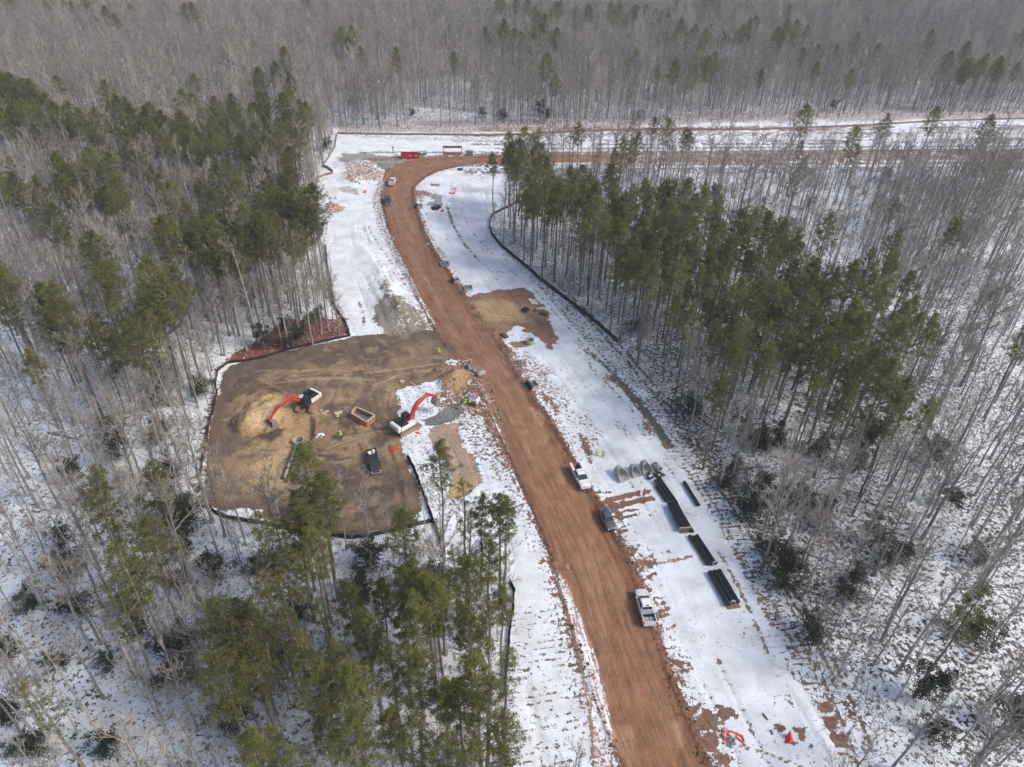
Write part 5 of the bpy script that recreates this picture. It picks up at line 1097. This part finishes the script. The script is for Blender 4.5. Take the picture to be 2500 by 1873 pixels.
def shrub(seed, h, r, n_, sz):
    rr = random.Random(seed); T = TB(); F = TB()
    T.tube([Vector((0,0,-.2)),Vector((0,0,h*.5)),Vector((.1,.05,h*.95))], [.09,.06,.02], 5)
    lob = [(Vector((rr.gauss(0,.45)*r, rr.gauss(0,.45)*r, h*rr.uniform(.2,.85))), rr.uniform(.0,.8)) for _ in range(26)]
    for c, tn in lob: T.tube([Vector((0,0,max(.1,c.z*.5))), c], [.03,.01], 3)
    for i in range(n_):
        c, tn = rr.choice(lob); w_ = r*.42*(1.15-c.z/h*.65); p = c+Vector((rr.gauss(0,.5)*w_, rr.gauss(0,.5)*w_, rr.gauss(0,.45)*w_))
        d = Vector((rr.gauss(0,1),rr.gauss(0,1),rr.gauss(.3,.7))).normalized(); q = d.cross(Vector((rr.gauss(0,1),rr.gauss(0,1),rr.gauss(0,1)))).normalized()*sz*.45; b0 = len(F.v)
        F.v += [tuple(p-q),tuple(p+d*sz),tuple(p+q),tuple(p-d*sz*.3)]; F.f.append((b0,b0+1,b0+2,b0+3)); t_ = tn*.5+rr.random()*.5; F.t += [t_]*4
    return T.mesh('trunk', M_pbark), F.mesh('crown', M_holly, True)
PINES = [pine(1,24,3.0,.60,360,26,.38,.05,.02), pine(2,22,2.6,.60,300,26,.38,.05,.03), pine(3,25,3.7,.60,430,26,.40,.052,.02), pine(4,21,2.1,.62,230,26,.38,.05,.03), pine(5,23,2.8,.54,250,25,.38,.05,.03,.8), pine(6,26,4.2,.58,520,25,.42,.055,.01,.95), pine(7,20,2.4,.48,180,22,.38,.05,.04,.6)]
BARES = [bare(11,21,.22,3.4,.42,24,.017), bare(12,19,.16,2.8,.45,20,.016), bare(13,23,.28,4.4,.38,15,.018), bare(14,17,.12,2.2,.40,16,.015), bare(15,22,.32,5.4,.42,14,.018), bare(16,20,.18,3.0,.35,22,.017)]
SAPS = [bare(21,7.5,.045,1.7,.25,12,.010), bare(22,10,.06,2.0,.3,13,.010), bare(23,5,.03,1.5,.1,12,.009)]
SHRUBS = [shrub(31,6.0,2.3,3000,.20), shrub(32,4.2,2.1,2300,.19), shrub(33,7.5,2.1,3000,.20)]
# pine crowns read off the photo -> bases
F_ = 2500/2212
def crowns(L, k, ox, oy, z=18.5): return [(*at(ox+a/k, oy+b/k, z), 0) for a, b in L]
near = crowns([(640,1080),(690,1070),(590,1190),(610,1250),(680,1150),(640,1230),(590,1290),(500,1390),(560,1450),(640,1400),(700,1310),(760,1290),(800,1370),(850,1430),(870,1320),(900,1380),(950,1330),(720,1420),(760,1500),(830,1540),(700,1560),(590,1560),(545,1620),(880,1600),(950,1610),(1000,1500),(1050,1580),(1090,1560),(1040,1470),(1095,1390),(990,1210),(1060,1310),(1020,1370),(900,1470),(960,1490),(1010,1640),(470,1330),(870,1150),(890,1280),(1075,1120),(1000,1010),(1035,1040),(1095,1100),(930,1230),(820,1240),(1100,1640),(620,1340),(500,1500),(680,1490),(760,1630),(650,1640)], FK, 0, 0)
near += crowns([(560,340),(710,300),(590,460),(810,560),(720,700),(740,760),(640,820),(830,260),(200,1290),(1200,1000),(1330,980),(1340,1130)], 2.144, 0, 1100, 16)
left = crowns([(540,1050),(600,1110),(640,1160),(590,1190),(290,1280),(260,1330),(350,1350),(20,1180),(60,1240),(0,1290),(900,1260),(980,1330),(860,1330),(930,1420),(600,1400),(560,1450),(720,1380),(800,1600),(740,1500),(880,1500),(1010,1400),(180,1640),(1040,1290),(330,1420),(650,1480),(840,1420),(1110,850),(1100,920),(1180,800),(1200,880),(1310,880),(1440,890),(1480,950),(1520,880),(1350,980),(1420,1020),(1540,940),(1180,980),(1290,1050),(990,960),(1000,1010),(1330,720),(1280,680),(1250,740),(1620,620),(1560,600),(1660,560),(1700,640),(1740,740),(1780,760),(1700,820),(1640,820),(1560,700),(1600,750),(1720,900),(1790,840),(1830,860),(1680,700),(1500,720),(1560,780),(1640,690),(1140,540),(1160,600),(1130,580),(880,560),(870,620),(930,590),(1020,720),(340,850),(350,900),(370,520),(350,490),(400,540),(770,380),(760,420),(800,440),(470,570),(500,620),(540,500),(560,450),(640,430),(600,520),(660,560),(620,620),(680,660),(700,720),(640,700),(560,640),(520,560),(420,650),(360,640),(60,520),(40,600),(90,640),(20,680),(240,700),(200,720),(260,760),(730,780),(670,760),(1340,600),(1380,640),(1440,480),(1420,560),(1060,790),(1100,970),(1240,960),(1370,900),(1600,880),(1660,960),(1560,1000),(1380,1060),(1230,1050),(60,1340),(420,1480)], 2.367, 0, 200, 18)
right = crowns([(870,700),(990,780),(1050,620),(1140,600),(1200,680),(1180,760),(1300,740),(1270,580),(1520,720),(1560,820),(1690,680),(1720,560),(1660,760),(1800,760),(1750,820),(1480,680),(1430,780),(1350,700),(1400,640),(930,740),(1060,740),(1100,820),(1240,820),(1340,820),(1470,840),(1600,700),(1560,640),(1430,560),(1700,620),(600,500),(630,540),(1355,110),(1350,150),(1360,230),(1545,180),(1560,210),(1330,290),(700,100),(720,140),(790,90),(840,120),(930,110),(900,140),(1850,80),(1680,80),(1940,470),(1930,510),(2130,240),(2050,140),(630,190),(500,110),(165,150),(230,190),(280,150),(250,250),(340,160),(700,170),(660,230),(2110,270),(1610,600),(1710,530)], 1.58, 1100, 250, 18)
right += crowns([(1500,640),(1560,690),(1620,700),(1680,640),(1730,700),(1790,740),(1840,800),(1880,780),(1730,790),(1650,800),(1600,760),(1540,740),(1480,640),(1960,640),(1980,700),(2000,880),(1930,900),(1880,880),(1950,840),(1760,850),(1820,720),(1560,600),(1650,590),(1930,530),(1940,430),(2210,740),(1700,580),(1740,620),(1790,650),(1620,640),(1690,740),(1770,800),(1820,860),(1580,800),(1900,640),(1920,700),(2090,1320),(1560,840),(1660,690),(1540,660),(1460,610),(1490,690),(1910,830),(2000,740)], FK, 0, 0, 18)
far = crowns([(750,110),(780,130),(765,95),(860,150),(1350,50),(1440,80),(1480,100),(1530,80),(1560,90),(1460,90),(1500,75),(1180,170),(1050,90),(1850,180),(1950,190),(1730,130),(1760,160),(1720,190),(230,40),(250,50),(210,60),(600,160),(630,200),(620,150),(740,100),(980,130),(1110,100),(1200,190),(1200,100),(1270,50),(1700,40),(1890,120),(2000,110),(2080,130),(1920,190),(1830,170),(2150,150),(2190,160),(560,165),(565,205),(420,190),(130,195),(1150,110),(1470,65),(1520,100),(1820,200),(1990,190),(2110,170),(1640,170),(1700,190),(2050,200),(2200,100),(2190,200),(2210,270)], FK, 0, 0, 17)
def fill(poly, k, ox, oy, sp, z=18.5, p=1.0):
    P = np.array([at(ox+a/k, oy+b/k, z) for a, b in poly]); x0, y0 = P.min(0); x1, y1 = P.max(0); out = []
    for yy in np.arange(y0, y1, sp*.9):
        for xx in np.arange(x0, x1, sp):
            x = xx+random.uniform(-.42,.42)*sp; y = yy+random.uniform(-.42,.42)*sp
            if random.random() < p and inside(np.array([x]), np.array([y]), P)[0]: out.append((x, y, 1))
    return out
left += fill([(0,70),(200,100),(380,160),(430,230),(600,250),(620,110),(760,100),(820,210),(1000,170),(1250,130),(1500,150),(1700,110),(1790,200),(1750,420),(1700,520),(1400,480),(1250,450),(1050,420),(850,380),(600,330),(420,280),(250,280),(0,340)], 2.367, 0, 200, 5.4, p=.85)
right += fill([(215,240),(240,190),(350,180),(430,310),(560,270),(700,280),(880,320),(1050,350),(1100,410),(1240,450),(1360,500),(1400,540),(1330,600),(1150,610),(1000,640),(840,600),(700,560),(560,500),(400,450),(300,420),(225,330)], 1.58, 1100, 250, 4.3, p=.74)
right += fill([(1200,500),(1480,520),(1700,560),(1880,640),(1940,760),(1890,870),(1780,840),(1700,790),(1560,740),(1450,690),(1400,640),(1300,600)], FK, 0, 0, 4.9, p=.7)
allp = near+left+right+far
used = []
def ok_far(x, y, d):
    for u in used:
        if (u[0]-x)**2+(u[1]-y)**2 < d*d: return False
    return True
def in_clear(x, y): return bool(inside(np.array([x]), np.array([y]), CLEAR)[0])
trees = []
BIG = {}
for a, b_, v in ((668,1040,0),(695,1090,2),(635,1135,1),(610,1225,2),(675,1180,0),(998,1000,4),(1040,1070,3),(1085,1110,3),(1005,1120,6),(1060,1190,1),(1015,1250,0),(1090,1250,3),(930,1290,1),(880,1210,3)):
    q = at(a*2500/2212, b_*2500/2212, 19.5)
    if not in_clear(*q): used.append((q[0], q[1])); trees.append((q[0], q[1])); BIG[(q[0], q[1])] = v
q = at(1204,526); used.append((q[0], q[1])); trees.append((q[0], q[1])); BIG[(q[0], q[1])] = 3
for x, y, k in allp:
    if y < 20: continue
    if in_clear(x, y):    # a crown over the clearing stands on the nearest wood edge
        cx_, cy_ = None, None; d_, p_, s_ = line_d(np.array([x]), np.array([y]), CLEAR, True)
        if d_[0] > 9: continue
        best = None
        for q in range(16):
            a = q*math.pi/8; nx_, ny_ = x+math.cos(a)*(d_[0]+.8), y+math.sin(a)*(d_[0]+.8)
            if not in_clear(nx_, ny_): best = (nx_, ny_); break
        if not best: continue
        x, y = best
    if ok_far(x, y, 1.9): used.append((x, y)); trees.append((x, y))
def seen(x, y, z=21, mx_=90):
    a = pxof(x, y, z); b_ = pxof(x, y, 0)
    return (-mx_ < a[0] < 2500+mx_ or -mx_ < b_[0] < 2500+mx_) and a[1] < 1873+mx_ and b_[1] > -40
# ------------------------------------------------------------------ planting
def where(x, y):
    px, py = pxof(x, y, 0)
    if y > 262: return 'in the far wood beyond the clearing'
    if px < 1150:
        if py > 1250 and px > 560: return 'below the brown pad in the foreground'
        if py > 1250: return 'in the bottom left wood'
        return 'in the left wood beside the clearing' if px > 560 else 'in the left wood'
    if py > 1250: return 'in the bottom right wood'
    return 'in the wood right of the long fence' if px < 1800 else 'in the open wood far right'
def plant(kind, meshes, cat, spots, desc, group, smin=.85, smax=1.1):
    protos = []
    for i, (x, y, v) in enumerate(spots):
        T, Fo = meshes[v]; e = bpy.data.objects.new(kind, None); COL.objects.link(e); s = random.uniform(smin, smax)
        e.location = (x, y, gz(x, y)); e.rotation_euler = (0, 0, random.uniform(0, 6.283)); e.scale = (s, s, s*random.uniform(.94,1.06))
        tag(e, desc(v, x, y), cat, group)
        for nm, me in (('trunk', T), ('crown', Fo)):
            o = bpy.data.objects.new(nm, me); COL.objects.link(o); o.parent = e
            if len(protos) < 2*len(meshes) and not any(p[0] == (v, nm) for p in protos): protos.append(((v, nm), o))
    return dict(protos)
def scatter(name, protos, nvar, spots, label, cat, smin, smax):
    me = bpy.data.meshes.new(name); n_ = len(spots)
    me.vertices.add(n_); me.vertices.foreach_set('co', np.array([(x, y, gz(x, y)) for x, y, v in spots], 'f4').ravel())
    rot = np.zeros((n_, 3), 'f4'); rot[:,2] = rng.random(n_)*6.283
    a = me.attributes.new('rot', 'FLOAT_VECTOR', 'POINT'); a.data.foreach_set('vector', rot.ravel())
    a = me.attributes.new('scl', 'FLOAT', 'POINT'); a.data.foreach_set('value', rng.uniform(smin, smax, n_).astype('f4'))
    a = me.attributes.new('var', 'INT', 'POINT'); a.data.foreach_set('value', np.array([v for _, _, v in spots], 'i4'))
    o = bpy.data.objects.new(name, me); COL.objects.link(o); tag(o, label, cat, None, 'stuff')
    g = bpy.data.node_groups.new(name, 'GeometryNodeTree'); g.interface.new_socket('Geometry', in_out='INPUT', socket_type='NodeSocketGeometry'); g.interface.new_socket('Geometry', in_out='OUTPUT', socket_type='NodeSocketGeometry')
    N_ = g.nodes.new; L_ = g.links.new; gi = N_('NodeGroupInput'); go = N_('NodeGroupOutput'); ji = N_('GeometryNodeJoinGeometry')
    for v in reversed(range(nvar)):
        j = N_('GeometryNodeJoinGeometry')
        for nm in ('trunk', 'crown'):
            q = N_('GeometryNodeObjectInfo'); q.inputs['Object'].default_value = protos[(v, nm)]; L_(q.outputs['Geometry'], j.inputs[0])
        gti = N_('GeometryNodeGeometryToInstance'); L_(j.outputs[0], gti.inputs[0]); L_(gti.outputs[0], ji.inputs[0])
    iop = N_('GeometryNodeInstanceOnPoints'); L_(gi.outputs[0], iop.inputs['Points']); L_(ji.outputs[0], iop.inputs['Instance']); iop.inputs['Pick Instance'].default_value = True
    def at_(nm, ty): q = N_('GeometryNodeInputNamedAttribute'); q.data_type = ty; q.inputs[0].default_value = nm; return q.outputs[0]
    L_(at_('var', 'INT'), iop.inputs['Instance Index']); L_(at_('rot', 'FLOAT_VECTOR'), iop.inputs['Rotation']); L_(at_('scl', 'FLOAT'), iop.inputs['Scale'])
    L_(iop.outputs[0], go.inputs[0]); md = o.modifiers.new('scatter', 'NODES'); md.node_group = g
    return o
sizes = ['round crowned', 'medium', 'large crowned', 'slim', 'loose crowned', 'broad crowned', 'sparse']
ps = [(x, y) for x, y in trees if seen(x, y)]
# scattered dark evergreens far off
for _ in range(1500):
    y = random.uniform(270, 720); x = random.uniform(-.78, .78)*y
    m = vnoise(np.array([x]), np.array([y]), 70, 5)[0]
    if in_clear(x, y) or not seen(x, y) or (x < -30 and y < 430): continue
    if random.random() < (.004 if m < .62 else .75)*(1.6 if x > 60 else .75)*(1.8 if y > 560 else 1)*(1.4 if x > 120 and y < 340 else 1): ps.append((x, y))
ps.sort(key=lambda p: p[1]**2+p[0]**2)
def pv(x, y):
    if y > 250: return random.choice([2,5,5,2,0])
    if x > 20: return random.choice([0,1,3,1,3,4,0])
    if y < 100: return random.choice([0,1,3,4,4,6,6,1,3])
    return random.choice([0,1,2,5,2,0,4])
ps = [(x, y, BIG[(x, y)] if (x, y) in BIG else pv(x, y)) for x, y in ps]
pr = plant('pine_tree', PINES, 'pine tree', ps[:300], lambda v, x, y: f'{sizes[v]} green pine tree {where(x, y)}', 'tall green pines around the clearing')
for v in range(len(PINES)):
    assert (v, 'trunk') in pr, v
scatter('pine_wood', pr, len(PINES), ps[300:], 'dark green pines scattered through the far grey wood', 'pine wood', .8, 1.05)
# bare trees
bs = []; pset = np.array(used)
cand = []
y = 24.0
while y < 735:
    sp = 3.5 if y < 110 else 3.8 if y < 160 else (4.0 if y < 270 else 3.9)
    x = -.80*y-25
    while x < .80*y+25:
        cand.append((x+random.uniform(-.45,.45)*sp, y+random.uniform(-.45,.45)*sp)); x += sp
    y += sp
cand = np.array(cand); cl = inside(cand[:,0], cand[:,1], CLEAR); dn_ = vnoise(cand[:,0], cand[:,1], 14, 77)
grid = {}
for x, y in used: grid.setdefault((int(x//3), int(y//3)), []).append((x, y))
for (x, y), c_, d_ in zip(cand, cl, dn_):
    if c_: continue
    if not seen(x, y, 20, 60): continue
    if d_ < .2 and 105 < y < 300: continue
    px, py = pxof(x, y, 0)
    if y > 300 and d_ < .22: continue
    if 560 < px < 1260 and py > 1240 and random.random() < .85: continue
    if px > 1600 and y < 170 and x > 15 and random.random() < .52: continue
    if px < 900 and y < 120 and random.random() < .45: continue        # pine clump in front
    if 1100 < px < 2150 and 450 < py < 1250 and random.random() < .55: continue
    if any((u-x)**2+(w_-y)**2 < 2.2 for i in (-1,0,1) for j in (-1,0,1) for u, w_ in grid.get((int(x//3)+i, int(y//3)+j), [])): continue
    r_ = random.random()
    v = (4 if r_ < .05 else 2 if r_ < .18 else 0 if r_ < .42 else 5 if r_ < .65 else 1 if r_ < .86 else 3)
    if y < 95 and x > -70 and v == 4 and random.random() < .4: v = 2
    bs.append((x, y, v))
# a few large bare trees that stand in front of the pad
for a, b_, v in ((505,1240,2),(548,1310,0),(948,1335,3),(845,1345,3),(630,1290,3),(600,1330,1),(520,1275,4),(760,1335,0),(700,1330,2),(1232,545,3),(1250,505,1),(1222,575,3),(800,1330,1),(900,1335,0)): q = at(a, b_); bs.append((q[0], q[1], v))
bs.sort(key=lambda p: p[1]**2+p[0]**2)
bn = ['straight', 'thin', 'forked', 'slender young', 'wide spreading', 'many branched']
pb = plant('bare_tree', BARES, 'bare tree', bs[:300], lambda v, x, y: f'{bn[v]} leafless grey tree {where(x, y)}', 'leafless grey trees of the near wood', .8, 1.12)
scatter('leafless_wood', pb, len(BARES), bs[300:], 'dense grey leafless wood stretching to the horizon over snow', 'bare wood', .72, 1.18)
print('pines', len(ps), 'bare', len(bs))
# shrubs
sh = [(*at(a/2.144, 1100+b/2.144, 2.0), random.choice([0,1,2])) for a, b in [(150,790),(290,1080),(560,1090),(950,1190),(560,1560),(330,480),(900,130),(960,420),(20,1040),(400,820),(710,940),(40,1380),(1120,620),(1240,870),(370,130),(510,250),(980,330),(880,330),(960,520),(330,600),(650,800),(1440,960),(1340,600),(830,1010),(1000,1010),(170,1560)]]
sh += [(*at(a*F_, b*F_, 2.0), random.choice([0,1,2])) for a, b in [(1840,1280),(1750,1080),(1770,1120),(2025,1570),(1960,1190),(1850,1240),(2110,1360),(1700,1070),(2000,1490),(2120,1200),(2190,1560),(1930,1210),(2060,1080),(1380,700),(1590,1000),(1500,880),(570,735),(615,700),(640,730),(1040,245),(1085,240),(1100,270),(1180,255),(890,240),(760,215),(1320,265),(1230,270),(2080,560),(2140,640),(2010,980),(1780,960),(1640,950),(1930,260),(1990,280),(1880,250),(2120,250),(1800,230)]]
for _ in range(150):
    y = random.choice([random.uniform(45, 120), random.uniform(60, 330)]); x = random.uniform(-.75,.75)*y; 
    if in_clear(x, y) or not seen(x, y, 3, 10): continue
    sh.append((x, y, random.choice([0,1,2])))
sh = [s_ for s_ in sh if not in_clear(s_[0], s_[1])]
plant('evergreen_shrub', SHRUBS, 'evergreen shrub', sh, lambda v, x, y: f"{['bushy', 'low round', 'tall narrow'][v]} dark evergreen shrub {where(x, y)}", 'dark evergreen shrubs under the trees', .7, 1.15)
# saplings
sv = []
for _ in range(5200):
    y = random.uniform(30, 300)**1.0; x = random.uniform(-.8,.8)*y
    if in_clear(x, y) or not seen(x, y, 6, 30): continue
    sv.append((x, y, random.choice([0,1,2])))
tm = {}
sv.sort(key=lambda p: p[1]**2+p[0]**2)
pr2 = plant('bare_sapling', SAPS, 'sapling', sv[:12], lambda v, x, y: f"{['thin', 'tall', 'bushy'][v]} leafless sapling {where(x, y)} nearest the camera", 'leafless saplings nearest the camera', .8, 1.2)
if all((v, 'trunk') in pr2 for v in range(3)): scatter('undergrowth', pr2, 3, sv[12:], 'tangle of leafless saplings and brush under the trees', 'undergrowth', .6, 1.25)
# fallen logs
for k, (a, b_, r_) in enumerate((((1640,955),(1700,928),.22),((1650,977),(1690,974),.2),((1640,978),(1800,1090),.2),((1690,995),(1760,1045),.16),((1785,1030),(1838,984),.26),((1555,850),(1600,885),.18),((1800,1150),(1880,1140),.16),((300,1280),(420,1330),.15),((120,1060),(200,1075),.14),((1530,860),(1560,905),.16),((2010,900),(2080,880),.2),((1820,1150),(1835,1225),.14))):
    A = at(*a); B = at(*b_)
    if in_clear(*A) and in_clear(*B): pass
    m_ = [A+(B-A)*q for q in (0,.35,.7,1)]; o = MB().tube([(p[0], p[1], gz(*p)+r_*1.2+random.uniform(0,.15)) for p in m_], [r_, r_*.9, r_*.7, r_*.4], 7).build('fallen_log', M_log, None, True)
    tag(o, ['pale leaning fallen trunk at the edge of the right pine wood','short log lying level among the right wood trunks','longest fallen log running along the right wood edge','thin log crossing the dark litter on the right','fallen trunk propped diagonally between the right pines','log beside the end of the long silt fence','log lying level in the dark litter of the right wood','broken log on snow in the bottom left wood','short log on snow at the far left','second log beside the end of the long silt fence','log on snow in the open wood far right','thin log pointing down in the right wood litter'][k], 'log')

# ------------------------------------------------------------------ mud clods along the churned edges, branch litter by the wood
def lumps(name, pts, m, label):
    V = []; F = []
    for x, y, s_ in pts:
        z = gz(x, y); b0 = len(V)
        for d in ((1,0,0),(-1,0,0),(0,1,0),(0,-1,0),(0,0,.8),(0,0,-.3)): V.append((x+s_*d[0]*random.uniform(.6,1.3), y+s_*d[1]*random.uniform(.6,1.3), z+s_*.25+s_*d[2]*random.uniform(.5,1)))
        F += [(b0+a, b0+b, b0+c) for a, b, c in ((0,2,4),(2,1,4),(1,3,4),(3,0,4),(2,0,5),(1,2,5),(3,1,5),(0,3,5))]
    me = bpy.data.meshes.new(name); me.from_pydata(V, [], F); me.materials.append(m); o = bpy.data.objects.new(name, me); COL.objects.link(o); tag(o, label, name.replace('_', ' '), None, 'stuff')
def alongside(P, n_, off, sp, s0, i0=0, i1=None):
    P = P[i0:i1]; L = np.r_[0, np.cumsum(np.hypot(*np.diff(P, axis=0).T))]; out = []
    for _ in range(n_):
        t_ = random.random()*L[-1]; i = min(len(P)-2, int(np.searchsorted(L, t_))-1) if t_ > 0 else 0; i = max(0, i); f = (t_-L[i])/(L[i+1]-L[i]); d = (P[i+1]-P[i])/(L[i+1]-L[i]+1e-9)
        o = random.gauss(off, sp); p = P[i]+(P[i+1]-P[i])*f+np.array([d[1], -d[0]])*o; out.append((p[0], p[1], random.expovariate(1)*s0*.6+s0*.35))
    return out
M_clod = mat('red_mud_clods', (.15, .078, .048), .95, var=.35, scale=3)
M_clod2 = mat('brown_soil_clods', (.23, .155, .095), .95, var=.35, scale=3)
lumps('mud_clods', alongside(RR, 2600, .35, .45, .10, 0, 20)+alongside(RL, 2200, -.35, .4, .09, 0, 19)+alongside(RR, 500, -.9, .35, .08, 0, 20), M_clod, 'dark red mud clods strewn along both churned road edges')
rub = []
for _ in range(1500):
    a = z1([(random.uniform(1700,2200), random.uniform(60,900))])[0]; 
    if inside(np.array([a[0]]), np.array([a[1]]), z1([(1660,160),(1760,60),(1960,90),(2080,260),(2212,640),(2212,900),(2100,760),(2000,520),(1900,400),(1700,420)]))[0]: rub.append((a[0], a[1], random.expovariate(1)*.09+.06))
for L_, n_ in (([(370,520),(400,420),(500,330),(640,330),(720,400),(640,560),(500,620),(400,600)], 420), ([(690,560),(700,460),(860,450),(880,640)], 160), ([(1310,240),(1290,440),(1400,470)], 120), ([(1450,520),(1490,740),(1580,980)], 200)):
    rub += alongside(z1(L_+[L_[0]] if n_ == 420 else L_), n_, 0, .6, .08)
lumps('soil_clods', rub, M_clod2, 'loose tan and brown soil clods on the pad and in the rubble by the road')
V = []; F = []
for _ in range(5200):
    t_ = random.random()
    if t_ < .75: a = alongside(W([(1205,560),(1290,650),(1400,750),(1510,850),(1600,980),(1700,1130),(1830,1320),(1960,1540),(2090,1800)]), 1, -3.0, 3.2, .1)[0]
    else: y = random.uniform(50, 160); a = (random.uniform(-.7,.7)*y, y, 0)
    if t_ >= .75 and in_clear(a[0], a[1]): continue
    L_ = random.expovariate(1)*.5+.25; q = random.uniform(0, 6.28); z = gz(a[0], a[1])+.04; dx, dy = math.cos(q)*L_, math.sin(q)*L_; wx, wy = -math.sin(q)*.035, math.cos(q)*.035; b0 = len(V)
    V += [(a[0]-dx-wx,a[1]-dy-wy,z),(a[0]-dx+wx,a[1]-dy+wy,z),(a[0]+dx,a[1]+dy,z+random.uniform(0,.2)),(a[0]-dx,a[1]-dy,z+.05)]; F += [(b0,b0+1,b0+2),(b0,b0+2,b0+3),(b0+1,b0+3,b0+2),(b0,b0+3,b0+1)]
me = bpy.data.meshes.new('branch_litter'); me.from_pydata(V, [], F); me.materials.append(M_log); o = bpy.data.objects.new('branch_litter', me); COL.objects.link(o); tag(o, 'fallen sticks and branch litter along the wood edge', 'branch litter', None, 'stuff')
# ------------------------------------------------------------------ haze : thin even air round everything
hz = MB().box(((gx[0]+gx[-1])/2, (gy[0]+gy[-1])/2, 43.0), (gx[-1]-gx[0]+20, gy[-1]-gy[0]+20, 95.0)).build('haze', bpy.data.materials.new('haze'), None)
hz['kind'] = 'stuff'; hm = hz.data.materials[0]; hm.use_nodes = True; hn = hm.node_tree.nodes; hn.remove(hn['Principled BSDF'])
pvn = hn.new('ShaderNodeVolumePrincipled'); pvn.inputs['Density'].default_value = .00028; pvn.inputs['Color'].default_value = (.82, .86, .92, 1); pvn.inputs['Anisotropy'].default_value = .2
hm.node_tree.links.new(pvn.outputs[0], hn['Material Output'].inputs['Volume'])
